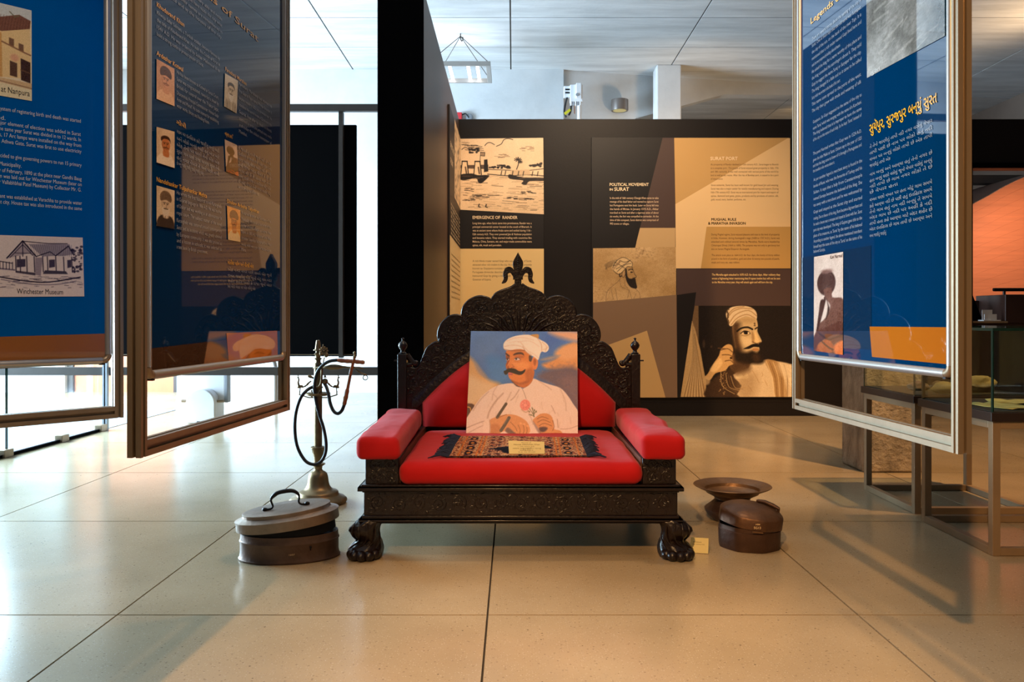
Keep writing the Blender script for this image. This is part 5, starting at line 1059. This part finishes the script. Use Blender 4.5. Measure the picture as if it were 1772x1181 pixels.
hose([(583, 203, -.065), (612, 205, -.07), (640, 205, -.07), (668, 209, -.07)], .004, 'fish_ornament', B, 10, [.005, .004, .006, .0035, .005, .002])
hose([(634, 216, -.07), (650, 226, -.07), (668, 236, -.07), (684, 240, -.07)], .003, 'fish_ornament', B, 8, [.003, .005, .003, .006, .002])
t = hp(677, 252, -.07); MB().tube([t + Vector((.012 * math.cos(a), 0, .012 * math.sin(a))) for a in np.linspace(0, 2 * math.pi, 20)], .0025, 6).build('ring_ornament', B, hk, 60)
# stem that carries the flower ornament
hose([(432, 292, -.02), (455, 298, -.03), (470, 282, -.035), (474, 250, -.035), (475, 205, -.035)], .006, 'side_tube', B, 10)
hose([(478, 204, -.035), (482, 180, -.035), (487, 158, -.035)], .003, 'flower_stem', B, 8)
o = MB(); ctr = hp(485, 128, -.035)
for k in range(9): a = 2 * math.pi * k / 9; o.ball(ctr + Vector((.018 * math.cos(a), -.001, .018 * math.sin(a))), (.006, .003, .006), 8, 5)
o.tube([ctr + Vector((.012 * math.cos(a), 0, .012 * math.sin(a))) for a in np.linspace(0, 2 * math.pi, 20)], .003, 6); o.ball(ctr, .006, 10, 6)
o.ball(hp(496, 148, -.035), (.011, .008, .012), 12, 8, Matrix.Rotation(.5, 3, 'Y')); o.ball(hp(470, 142, -.035), (.007, .004, .010), 10, 6); o.ball(hp(481, 104, -.035), (.003, .003, .008), 8, 6)
o.build('flower_ornament', B, hk, 60)
# two little peacocks standing on brackets
for s, x in ((-1, 374), (1, 543)):
    o = MB(); xx = lambda d: x - s * 0 + s * d
    P = lambda dx, yc: hp(x + s * dx, yc, .005)
    o.ball(P(0, 294), (.016, .007, .008), 12, 8, Matrix.Rotation(s * .3, 3, 'Y')); o.tube([Vector(q) for q in smooth([P(5, 290), P(9, 275), P(6, 262), P(9, 252)], False, 4)], [.006 - .003 * t for t in np.linspace(0, 1, 13)], 8)
    o.ball(P(9, 251), .005, 8, 6); o.tube([P(11, 251), P(17, 254)], [.003, .001], 6); o.tube([P(9, 247), P(9, 240)], [.002, .004], 6)
    o.tube([Vector(q) for q in smooth([P(-8, 296), P(-24, 292), P(-42, 275), P(-52, 268)], False, 4)], [.005, .006, .004, .003, .005, .004, .006, .005, .004, .004, .004, .004, .003], 6)
    o.tube([P(0, 300), P(2, 330)], .003, 6); o.ball(P(2, 318), .004, 8, 5); o.ball(P(2, 331), (.007, .005, .002), 8, 4)
    o.build('peacock_ornament', B, hk, 60)
    MB().tube([hp(x + s * 2, 332, .005), hp(x - s * 40, 345, 0), hp(x - s * 66, 345, 0)], .003, 6).build('bracket', B, hk)
for xc in (428, 468): o = MB(); o.tube([hp(xc, 344, -.03), hp(xc, 318, -.03)], [.005, .003], 8); o.ball(hp(xc, 314, -.03), .005, 8, 6); o.build('finial', B, hk, 60)
o = MB(); o.ball(hp(420, 247, -.02), (.014, .008, .008), 12, 8, Matrix.Rotation(.4, 3, 'Y')); o.tube([hp(424, 249, -.02), hp(440, 256, 0)], .005, 8); o.build('side_cap', B, hk, 60)
o = MB(); o.ball(hp(490, 270, -.03), (.016, .014, .016), 12, 8); o.tube([hp(478, 272, -.02), hp(450, 275, 0)], .008, 8); o.tube([hp(490, 252, -.03), hp(490, 240, -.03)], [.008, .003], 8); o.build('valve', B, hk, 60)
for d in (0, 1): hose([(446 + 34 * d, 345 - 50 * d, -.02), (462 + 10 * d, 322 - 20 * d, -.03), (472, 300, -.03)], .003, 'brace', B, 6)
# ================================================================== OVAL TIN BOX (left)
bx, by = -.902, 3.235; rz = R(9)
bxo = empty('oval_box', (bx, by, 0), 'oval metal box with its handled lid ajar, on the floor left of the throne', 'box', None)
M3 = Matrix.Rotation(rz, 3, 'Z'); a_, b_ = .196, .118
MB().lathe([(1.00 * .985, .001), (1.015, .002), (1.02, .007), (1.0, .011), (.985, .03), (.985, .07), (1.0, .073), (1.0, .077), (.983, .080), (.975, .104), (.955, .104), (.955, .012)], (bx, by, 0), 56, a_, b_, M3, cap=False).build('body', MT['tin'], bxo, 40)
MB().lathe([(.95, .078), (.95, .080)], (bx, by, 0), 40, a_, b_, M3).build('inside_shade', MT['void'], bxo, 40)  # dark disc put in as the shade within the box
Ml = M3 @ Matrix.Rotation(-R(6.5), 3, 'Y') @ Matrix.Rotation(R(2.0), 3, 'X')
lc = Vector((bx - .006, by, .134))
lid = MB().lathe([(1.005, 0), (1.03, 0), (1.035, .002), (1.03, .032), (1.045, .036), (1.045, .039), (.99, .043), (.89, .050), (.88, .062), (.885, .064), (.86, .066), (.4, .067), (.01, .067)], tuple(lc), 56, a_, b_, Ml).build('lid', MT['tin_lid'], bxo, 35)
lid_in = MB().lathe([(.94, -.04), (.94, .003)], tuple(lc), 40, a_, b_, Ml, cap=False).build('lid_gap_shade', MT['void'], bxo, 35)  # dark skirt put in as the shade of the gap below the lid
LP = lambda x, y, z: lc + (Ml @ Vector((x, y, z)))
hd = MB(); hpth = smooth([LP(-.078, -.012, .070), LP(-.058, -.012, .072), (LP(-.050, -.012, .082)), LP(-.054, -.012, .108), LP(-.034, -.012, .128), LP(0, -.012, .134), LP(.036, -.012, .130), LP(.056, -.012, .110), LP(.052, -.012, .084), LP(.060, -.012, .073), LP(.080, -.012, .071)], False, 5)
n = len(hpth); hd.tube([Vector(p) for p in hpth], [.0042 + .0045 * max(0, math.cos((k / (n - 1) - .5) * 7)) for k in range(n)], 10)
hd.build('handle', MT['iron'], lid, 60)
for x in (-.082, .084): MB().lathe([(.006, .064), (.009, .067), (.010, .078), (.005, .083)], tuple(lc), 10, 1, 1, Matrix(Ml)).build('rivet', MT['iron'], lid, 50) if False else MB().ball(LP(x, -.012, .072), (.011, .009, .008), 12, 8).build('mount', MT['iron'], lid, 60)
def on_body(ang, z): v = M3 @ Vector((a_ * .992 * math.cos(ang), b_ * .992 * math.sin(ang), z)); return Vector((bx, by, 0)) + v
k_ = on_body(R(-62), .062); tN = (M3 @ Vector((math.cos(R(-62)) / a_, math.sin(R(-62)) / b_, 0))).normalized()
kh = MB(); kh.ball(k_ + tN * .0012, (.0045, .0045, .0045), 10, 6); kh.box(-.0016, .0016, -.004, .001, -.012, 0, 0, Matrix.Translation(k_ + tN * .0012)); kh.build('keyhole', MT['void'], bxo, 0)
dN = Vector((0, 0, 1)).cross(tN).normalized()
def lab_frame(p, nrm): d = Vector((0, 0, 1)).cross(nrm).normalized(); u = nrm.cross(d).normalized(); M = Matrix((d, u, nrm)).transposed().to_4x4(); M.translation = p; return M
kk = on_body(R(-84), .036); nk = (M3 @ Vector((math.cos(R(-84)) / a_, math.sin(R(-84)) / b_, 0))).normalized()
lettering(None, [('1607', -.01, 0, .012, .007)], (206, 176, 130), 'number', bxo, M=lab_frame(kk + nk * .002, nk), bold=.01)
# ================================================================== SPITTOON
sx_, sy_ = 1.045, 3.82
sp = empty('spittoon', (sx_, sy_, 0), 'wide-rimmed copper spittoon with a round belly, right of the throne', 'spittoon')
MB().lathe([(.04, .001), (.085, .001), (.092, .006), (.118, .028), (.128, .046), (.130, .056), (.124, .062), (.108, .074), (.088, .092), (.080, .102), (.083, .107)], (sx_, sy_, 0), 40).build('belly', MT['copper_dark'], sp, 35)
MB().lathe([(.083, .104), (.086, .112), (.105, .124), (.122, .133), (.128, .140), (.130, .143), (.155, .152), (.178, .163), (.182, .166), (.180, .168), (.150, .158), (.133, .152), (.128, .149), (.123, .132), (.10, .120), (.03, .116), (.01, .116)], (sx_, sy_, 0), 48).build('bowl', MT['copper'], sp, 35)
# ================================================================== ROUND LIDDED BOX (right)
rx, ry = 1.000, 3.395; rr = .133
rb = empty('lidded_box', (rx, ry, 0), 'dented copper box with domed lid askew and painted number, right of the throne', 'box')
def oct_(k, n=48): a = 2 * math.pi * k / n; m = math.cos(math.pi / 8) / math.cos((a + R(14) + math.pi / 8) % (math.pi / 4) - math.pi / 8); return .55 * m + .45
def ol(prof, c, M=None, name='', m=None, par=None, cap=True):
    rs = []
    for r, z in prof:
        ring = []
        for k in range(48):
            a = 2 * math.pi * k / 48; v = Vector((r * oct_(k) * math.cos(a), r * oct_(k) * math.sin(a), z)); ring.append((M @ v if M else v) + Vector(c))
        rs.append(ring)
    return MB().rings(rs, True, cap).build(name, m, par, 38)
ol([(rr * .93, .001), (rr * .97, .001), (rr * .985, .01), (rr, .06), (rr, .078), (rr * .975, .080), (rr * .97, .098), (rr * .95, .098), (rr * .95, .01)], (rx, ry, 0), None, 'body', MT['copper_dark'], rb, False)
ol([(rr * .94, .07), (rr * .94, .072)], (rx, ry, 0), None, 'inside_shade', MT['void'], rb)  # dark disc standing in for shade under the tilted lid
Mr = Matrix.Rotation(R(7), 3, 'Y') @ Matrix.Rotation(R(3), 3, 'X'); rc = Vector((rx + .004, ry, .099))
rl = ol([(rr * .99, .001), (rr * 1.02, 0), (rr * 1.02, .040), (rr * 1.0, .045), (rr * .9, .056), (rr * .7, .070), (rr * .4, .079), (.01, .082)], rc, Mr, 'lid', MT['copper_lid'], rb)
RP = lambda x, y, z: rc + Mr @ Vector((x, y, z))
MB().tube([RP(.03, .03, .086), RP(.055, .015, .088), RP(.085, -.005, .082), RP(.108, -.02, .074)], [.007, .009, .009, .007], 10).build('handle', MT['copper_dark'], rl, 60)
for p in ((.03, .03, .074), (.106, -.018, .060)): MB().tube([RP(*p), RP(p[0], p[1], p[2] + .016)], .006, 8).build('handle_lug', MT['copper_dark'], rl)
nR = (Mr @ Vector((math.cos(R(-95)), math.sin(R(-95)), 0))).normalized(); pR_ = rc + Mr @ Vector((rr * 1.035 * math.cos(R(-95)), rr * 1.035 * math.sin(R(-95)), .010))
Mx = lab_frame(pR_ + nR * .004, nR)
lettering(None, [('ABM', -.008, .018, .010, .006), ('SG13', -.014, .002, .014, .010)], (236, 206, 160), 'number', rl, M=Mx, bold=.012)
MB().box(-.02, .022, -.004, .0, 0, .005, 0, Matrix.Translation(pR_ + Vector((0, 0, -.014)) + nR * .003) @ Matrix.Rotation(R(7), 4, 'Y')).build('hasp', MT['copper'], rb, 0)
# ================================================================== TENT CARD BY THE FOOT
t0, t1 = at(1190, 945, 3.38), at(1216, 960, 3.20)
tc = empty('tent_card', at(1210, 957, 3.30) * 1, 'small folded clear card holder on the floor behind the right front paw foot', 'card holder')
tc.location.z = 0
x0, x1, yk = .725, .795, 3.30
A = [Vector((x0, yk - .02, .002)), Vector((x1, yk - .035, .002)), Vector((x1 + .008, yk - .01, .058)), Vector((x0 + .008, yk + .005, .058))]
nA = (A[1] - A[0]).cross(A[3] - A[0]).normalized()
MB().prism(A, [v - nA * .002 for v in A]).build('card', MT['card'], tc, 0)
Bq = [A[3], A[2], Vector((x1 + .03, yk + .02, .001)), Vector((x0 + .03, yk + .035, .001))]
nB = (Bq[1] - Bq[0]).cross(Bq[2] - Bq[0]).normalized()
MB().prism([v for v in Bq], [v - nB * .002 for v in Bq]).build('holder', MT['acrylic'], tc, 0)
d_ = (A[1] - A[0]).normalized(); Mt = Matrix((d_, nA.cross(d_).normalized(), nA)).transposed().to_4x4(); Mt.translation = A[0] + nA * .0006
lettering(None, [('Spittoon', .012, .042, .045, .005), ('19th century A.D.', .010, .033, .058, .0042)], (90, 76, 44), 'lettering', tc, M=Mt)
# ================================================================== GLASS SHOWCASES ON STEEL STANDS
def showcase(x0, x1, y0, y1, label):
    t = empty('glass_showcase', ((x0 + x1) / 2, (y0 + y1) / 2, 0), label, 'showcase'); w = .032; zt = .545
    for (x, y) in ((x0, y0), (x1 - w, y0), (x1 - w, y1 - w), (x0, y1 - w)): MB().box(x, x + w, y, y + w, 0, zt).build('leg', MT['stand'], t, 0, .002)
    for z0 in (0.0, zt - w):
        for b in ((x0 + w, x1 - w, y0, y0 + w), (x0 + w, x1 - w, y1 - w, y1), (x0, x0 + w, y0 + w, y1 - w), (x1 - w, x1, y0 + w, y1 - w)):
            MB().box(b[0], b[1], b[2], b[3], z0 + .001, z0 + w).build('rail', MT['stand'], t, 0, .002)
    MB().box(x0 - .012, x1 + .012, y0 - .012, y1 + .012, zt, zt + .036).build('tray', MT['tray'], t, 0, .002)
    MB().box(x0 + .01, x1 - .01, y0 + .01, y1 - .01, zt + .036, zt + .039).build('lining', MT['felt'], t, 0)
    g = .012; z0, z1 = zt + .036, zt + .366
    def pane(a, b, c, d, e, f, thin):
        p = MB(); p.box(a, b, c, d, e, f); p.m = [{'x': (1, 1, 1, 0, 1, 0), 'y': (1, 1, 0, 1, 0, 1), 'z': (0, 0, 1, 1, 1, 1)}[thin][i] for i in range(6)]
        p.build('glass_pane', [MT['glass'], MT['glass_edge']], t, 0, fix=False)
    pane(x0, x1, y0, y0 + g, z0, z1, 'y'); pane(x0, x1, y1 - g, y1, z0, z1, 'y')
    pane(x0, x0 + g, y0 + g, y1 - g, z0, z1, 'x'); pane(x1 - g, x1, y0 + g, y1 - g, z0, z1, 'x')
    pane(x0, x1, y0, y1, z1, z1 + g, 'z'); return zt + .039
zi = showcase(1.97, 2.56, 3.93, 4.50, 'further glass showcase with pale stones, on a brown steel stand beside the pillar')
showcase(1.937, 2.53, 3.235, 3.80, 'nearer glass showcase with yellowed papers, on a brown steel stand at the right')
def stone(loc, r, seed, label, m, rz=0):
    mb = MB(); mb.ball((0, 0, 0), 1, 20, 12)
    for i, v in enumerate(mb.v):
        v = Vector(v); k = 1 + .28 * mnoise.noise(v * 1.6 + Vector((seed, 0, 0))) + .1 * mnoise.noise(v * 4 + Vector((0, seed, 0)))
        mb.v[i] = tuple(Vector((v.x * r[0], v.y * r[1], v.z * r[2])) * k)
    lo = min(v[2] for v in mb.v); mb.v = [(x, y, max(z, lo * .7)) for x, y, z in mb.v]; lo *= .7
    o = mb.build('stone', m, None, 50); o.location = (loc[0], loc[1], loc[2] - lo); o.rotation_euler = (0, 0, rz); tag(o, label, 'stone', 'stones in the further showcase')
stone((2.135, 4.22, zi), (.055, .045, .026), 1, 'small brown pointed stone, leftmost in the further showcase', MT['stone_dark'], .3)
stone((2.29, 4.30, zi), (.05, .04, .022), 4, 'small reddish stone behind the two pale slabs in the further showcase', MT['stone_dark'], 1)
stone((2.205, 4.06, zi), (.085, .05, .034), 9, 'long pale stone slab near the front glass of the further showcase', MT['stone'], .1)
stone((2.40, 4.12, zi), (.10, .06, .05), 14, 'largest pale humped stone at the right of the further showcase', MT['stone'], .5)
for k, (px, py, sx, sy, a, lb) in enumerate(((2.10, 3.42, .10, .12, .2, 'yellowed paper sheet by the left glass of the nearer showcase'), (2.26, 3.58, .12, .09, -.4, 'yellowed paper sheet at the back of the nearer showcase'), (2.36, 3.38, .11, .10, .1, 'yellowed paper sheet near the front glass of the nearer showcase'))):
    mb = MB(); n = 8
    for j in range(n + 1):
        for i in range(n + 1): u, v = i / n * 2 - 1, j / n * 2 - 1; mb.v.append((u * sx, v * sy, .003 + .006 * abs(math.sin(u * 4 + k)) * abs(v)))
    for j in range(n):
        for i in range(n): q = j * (n + 1) + i; mb.f.append((q, q + 1, q + n + 2, q + n + 1)); mb.m.append(0)
    o = mb.build('paper_sheet', MT['paper'], None, 50, fix=False); o.location = (px, py, zi + .001); o.rotation_euler = (0, 0, a)
    md = o.modifiers.new('thick', 'SOLIDIFY'); md.thickness = .002; tag(o, lb, 'paper', 'papers in the nearer showcase')
# ================================================================== PENDANT LAMP FRAME, WIRES, CEILING FITTINGS
pl_ = empty('pendant_lamp', (-.597, 9.12, 3.74), 'white frame lamp with tubes hung by wires from the ceiling hook', 'lamp')
fx0, fx1, fy0, fy1, fz = -.945, -.25, 8.79, 9.45, 3.74
for nm, b in (('frame_bar', (fx0, fx1, fy0, fy0 + .03)), ('frame_bar', (fx0, fx1, fy1 - .03, fy1)), ('frame_bar', (fx0, fx0 + .05, fy0 + .03, fy1 - .03)), ('frame_bar', (fx1 - .05, fx1, fy0 + .03, fy1 - .03))):
    MB().box(b[0], b[1], b[2], b[3], fz, fz + .05).build(nm, MT['alu_bright'], pl_, 0, .003)
for x in (-.80, -.704, -.50, -.396): MB().tube([(x, fy0 + .03, fz + .022), (x, fy1 - .03, fz + .022)], .017, 12).build('tube', MT['tube'], pl_, 60)
for x in (fx0 + .03, fx1 - .03):
    for y in (fy0 + .015, fy1 - .015): MB().tube([(x, y, fz + .05), (-.597, 9.09, CEIL - .03)], .004, 6).build('wire', MT['dark_steel'], pl_)
MB().tube([Vector(q) for q in smooth([(-.597, 9.09, CEIL), (-.597, 9.09, CEIL - .05), (-.585, 9.09, CEIL - .085), (-.570, 9.09, CEIL - .07), (-.572, 9.09, CEIL - .04)], False, 5)], .006, 8).build('hook', MT['dark_steel'], pl_, 60)
p = pb.hit(1067, 187, .0)
dn = MB().lathe([(.10, -.065), (.108, -.07), (.112, -.06), (.112, .07), (.10, .075)], (0, 0, 0), 28); dl = dn.build('wall_spotlight', MT['lampgrey'], None, 40)
dl.location = p + pb.n * .125; tag(dl, 'short grey cylinder spotlight fixed to the concrete bulkhead', 'spotlight')
MB().box(-.03, .03, -.135, -.09, -.02, .03, 0, Matrix.Translation(dl.location) @ Matrix(((-1, 0, 0, 0), (0, -1, 0, 0), (0, 0, 1, 0), (0, 0, 0, 1)))).build('bracket', MT['lampgrey'], dl, 0)
MB().lathe([(.085, -.068), (.085, -.0655)], tuple(dl.location), 24).build('lens', MT['card'], dl, 0)
# white switch boxes on a conduit beside the end of the far wall
JY = 10.3; J = lambda x, y: at(960 + x * .0847, 120 + y * .0847, JY)
jb = empty('junction_box', (J(495, 0).x, JY, 0), 'cluster of white electrical boxes on a white conduit above the back partition', 'electrical box')
def jbox(name, xa, ya, xb, yb, d0, d1, m=MT['white']): a, b = J(xa, yb), J(xb, ya); return MB().box(a.x, b.x, JY - d1, JY - d0, a.z, b.z).build(name, m, jb, 0, .006)
jbox('main_box', 300, 365, 555, 700, 0, .12); jbox('cover', 420, 350, 525, 660, .12, .16); jbox('side_box', 178, 380, 300, 600, .01, .09)
for ya in (437, 502): jbox('slot', 205, ya, 300, ya + 34, .09, .093, MT['void'])
for k in range(5): jbox('cable_gland', 310 + k * 46, 690, 340 + k * 46, 770, .02, .09, MT['greyp'] if k % 2 else MT['white'])
o = J(440, 590); MB().lathe([(.02, -.004), (.02, .004)], (0, 0, 0), 16, 1, 1, Matrix.Rotation(R(90), 3, 'X')).build('button', MT['greyp'], jb).location = (o.x, JY - .165, o.z)
MB().tube([(J(495, 0).x, JY - .05, J(0, 700).z), (J(495, 0).x, JY - .05, 0)], .028, 12).build('conduit', MT['white'], jb)
MB().tube([Vector(q) for q in smooth([J(250, 590) - Vector((0, .05, 0)), J(215, 720) - Vector((0, .05, 0)), J(190, 900) - Vector((0, .05, 0)), J(230, 1000) - Vector((0, .05, 0))], False, 5)], .012, 8).build('cable', MT['black'], jb)
MB().tube([Vector(q) for q in smooth([J(330, 760) - Vector((0, .05, 0)), J(318, 880) - Vector((0, .05, 0)), J(280, 960) - Vector((0, .05, 0))], False, 5)], .012, 8).build('cable', MT['black'], jb)
a, b, c_, d_ = J(180, 920), J(300, 830), J(320, 880), J(210, 970); MB().prism([v - Vector((0, .08, 0)) for v in (a, b, c_, d_)], [v - Vector((0, .075, 0)) for v in (a, b, c_, d_)]).build('cable_tag', MT['yellow'], jb, 0)
MB().tube([J(400, 760) - Vector((0, .05, 0)), J(395, 930) - Vector((0, .05, 0))], .006, 6).build('cable', MT['turned'], jb)
ab = empty('alarm_box', at(799, 202, 10.36), 'small red alarm box with a wire, just above the back partition top', 'alarm')
a, b = at(790, 215, 10.36), at(799.5, 195.5, 10.36); MB().box(a.x, b.x, 10.32, 10.4, a.z, b.z).build('case', MT['redbox'], ab, 0, .006)
a = at(812, 203, 10.36); MB().lathe([(.045, 0), (.05, .03), (.03, .045)], (0, 0, 0), 20, 1, 1, Matrix.Rotation(R(90), 3, 'X')).build('bell', MT['greyp'], ab).location = (a.x, 10.4, a.z)
MB().tube([Vector(q) for q in smooth([at(799, 199, 10.36), at(806, 197, 10.35), at(811, 204, 10.35)], False, 5)], .008, 6).build('wire', MT['black'], ab)
# ================================================================== LEFT BACKGROUND: glass screen, entrance pedestal, hoop
gs = empty('glass_screen', (-3.52, 6.2, 0), 'low clear glass screen with steel clamps on the bright floor at the left', 'glass screen')
gx = -3.52
for y0, y1 in ((4.2, 5.56), (5.57, 6.90)):
    p = MB().box(gx - .006, gx + .006, y0, y1, .03, 2.6); p.m = [1, 1, 1, 0, 1, 0]; p.build('glass_pane', [MT['glass'], MT['glass_edge']], gs, 0, fix=False)
MB().box(gx - .012, gx + .012, 4.2, 6.9, .0, .022).build('floor_channel', MT['matte_black'], gs, 0)
for y in (4.6, 5.55, 6.25, 6.84): MB().box(gx - .03, gx + .03, y - .05, y + .05, .0, .055).build('clamp', MT['alu'], gs, 0, .004)
MB().box(gx - .02, gx + .02, 6.9, 6.935, 0, 2.6).build('edge_post', MT['greyp'], gs, 0)
px0, px1, TY = at(310, 0, 7.4).x, at(391, 0, 7.4).x, 7.4
tp = empty('entrance_pedestal', ((px0 + px1) / 2, TY, 0), 'white rounded entrance gate pedestal below the left inner panel', 'gate')
MB().box(px0, px1 - .03, TY + .05, TY + .12, at(0, 698, TY).z, 1.3).build('side_panel', MT['white'], tp, 0, .008)
MB().box(px1 - .03, px1, TY + .045, TY + .125, at(0, 698, TY).z, 1.3).build('panel_edge', MT['greyp'], tp, 0, .004)
cx_ = at(351, 0, TY).x; w_ = .135; zt_ = at(0, 672, TY).z
arch = [(cx_ - w_, .0), (cx_ + w_, .0), (cx_ + w_, zt_ - w_)] + [(cx_ + w_ * math.cos(a), zt_ - w_ + w_ * math.sin(a)) for a in np.linspace(.15, math.pi - .15, 14)] + [(cx_ - w_, zt_ - w_)]
MB().prism([(x, TY - .06, z) for x, z in arch], [(x, TY + .18, z) for x, z in arch]).build('pedestal', MT['white'], tp, 30, .012)
for s in (-1, 1): MB().tube([(cx_ + s * w_, TY, .2), (cx_ + s * (w_ + .06), TY, .2)], .014, 10).build('pin', MT['alu'], tp)
MB().box(cx_ - .03, cx_ + .03, TY - .064, TY - .058, .0, .02).build('foot_mark', MT['void'], tp, 0)
hx_, hy_ = at(476, 0, 8.6).x, 8.6
MB_ = MB().tube([Vector(q) for q in smooth([(hx_, hy_, 0), (hx_, hy_, .35), (hx_ - .02, hy_, .5), (hx_ - .12, hy_, .62), (hx_ - .3, hy_, .66), (hx_ - .5, hy_, .62), (hx_ - .58, hy_, .5), (hx_ - .6, hy_, .35), (hx_ - .6, hy_, 0)], False, 5)], .03, 12)
tag(MB_.build('hoop_barrier', MT['alu_bright'], None, 60), 'pale bent tube barrier on the bright floor seen through the left inner panel', 'barrier')
# ================================================================== RIGHT BACKGROUND: counter, easel board, card holder, orange vault
xc0 = x_open - .35; xc1 = 7.2; CY0, CY1 = 8.1, 8.6
cn_ = empty('counter', ((xc0 + xc1) / 2, 8.3, 0), 'dark brown reception counter beyond the opening at the right edge', 'counter')
zl = at(0, 556, CY0).z; zh = at(0, 510, CY0).z; xm = at(1738, 0, CY0).x
MB().box(xc0, xc1, CY0, CY1, 0, zl - .02).build('body', MT['counter'], cn_, 0, .004)
MB().box(xc0, xm, CY0 - .06, CY1, zl - .02, zl).build('low_top', MT['stand'], cn_, 0, .003)
MB().box(xc0, xm, CY1 - .06, CY1, zl, at(0, 521, CY1).z).build('back_board', MT['counter'], cn_, 0, .003)
MB().box(xm, xc1, CY0 - .02, CY1, zl - .02, zh).build('high_block', MT['counter'], cn_, 0, .004)
MB().tube([(xm - .05, CY0 + .1, at(0, 501, CY0).z), (xc1, CY0 + .1, at(0, 501, CY0).z)], .018, 10).build('rail', MT['iron'], cn_)
for k in range(5): MB().tube([(xm + .06 + k * .35, CY0 + .1, zh), (xm + .06 + k * .35, CY0 + .1, at(0, 501, CY0).z)], .014, 8).build('rail_post', MT['iron'], cn_)
xa, xb = at(1699, 0, CY0 + .05).x, at(1722, 0, CY0 + .05).x
ch = empty('card_holder', ((xa + xb) / 2, CY0 + .05, zl), 'white card holder standing on the low part of the brown counter', 'card holder')
MB().box(xa - .01, xb + .03, CY0, CY0 + .1, zl, zl + .012).build('base', MT['white'], ch, 0, .002)
MB().box(xa + .01, xb, CY0 + .02, CY0 + .03, zl + .012, zl + .07).build('front', MT['white'], ch, 0, .002)
MB().box(xa, xb - .03, CY0 + .045, CY0 + .05, zl + .012, zl + .115).build('cards', MT['white'], ch, 0, .001)
e0 = at(1684, 0, CY0 + .2); q = [(xc0 + .02, zl), (at(1701, 0, 8.3).x, zl), (at(1683, 0, 8.3).x, at(0, 490, 8.3).z), (xc0 + .02, at(0, 480, 8.3).z)]
eb = MB().prism([(x, 8.30 + (z - zl) * .2, z) for x, z in q], [(x, 8.33 + (z - zl) * .2, z) for x, z in q]).build('black_board', MT['matte_black'], None, 0, .003)
tag(eb, 'black slanted board standing on the counter beside the card holder', 'board')
VY = 9.6
arc = [at(1650, 372, VY), at(1684, 353, VY), at(1712, 338, VY), at(1740, 322, VY), at(1772, 307, VY), at(1830, 285, VY), at(1900, 268, VY)]
vt = empty('vault', (arc[3].x, VY, 0), 'orange plank-clad curved vault wall glowing beyond the counter', 'vault wall')
A = [Vector(q) for q in smooth(arc, False, 4)]; a0, a1 = A[0], A[-1]; v_ = MB()
nb = 22
for k in range(nb):                     # boards following the arch, one over the other, each a piece of its own
    def row(q, dy): return [Vector((p.x, VY + dy, max(0.0, (p.z) * (1 - q)))) for p in A]
    q0, q1 = k / nb, (k + 1) / nb - .0004
    r = [row(q0, -.02), row(q1, -.02), row(q1, .03), row(q0, .03)]
    m_ = MB(); m_.rings([[r[0][i], r[1][i], r[2][i], r[3][i]] for i in range(len(A))]); m_.build('board', MT['vault'], vt, 0)
MB().prism([(a0.x, VY + .031, 0)] + [(p.x, VY + .031, p.z - .01) for p in A] + [(a1.x, VY + .031, 0)], [(a0.x, VY + 1.6, 0)] + [(p.x, VY + 1.6, p.z - .01) for p in A] + [(a1.x, VY + 1.6, 0)]).build('body', MT['counter'], vt, 0)
# details in the hall above the opening
struct(MB().box(x_open - .3, 7.3, 11.0, 11.2, at(0, 317, 11).z, at(0, 303, 11).z).build('trim_5', MT['dark_steel'], None, 0))
struct(MB().box(3.0, 7.3, 13.3, 13.35, at(0, 201, 13.3).z, at(0, 197, 13.3).z).build('trim_6', MT['yellow'], None, 0))
for x in (1230, 1290, 1345, 1700, 1730, 1760):
    struct(MB().box(at(x, 0, 13.9).x, at(x + 3, 0, 13.9).x, 13.92, 14.0, 2.5, CEIL).build('trim_7', MT['wood_inner'], None, 0))
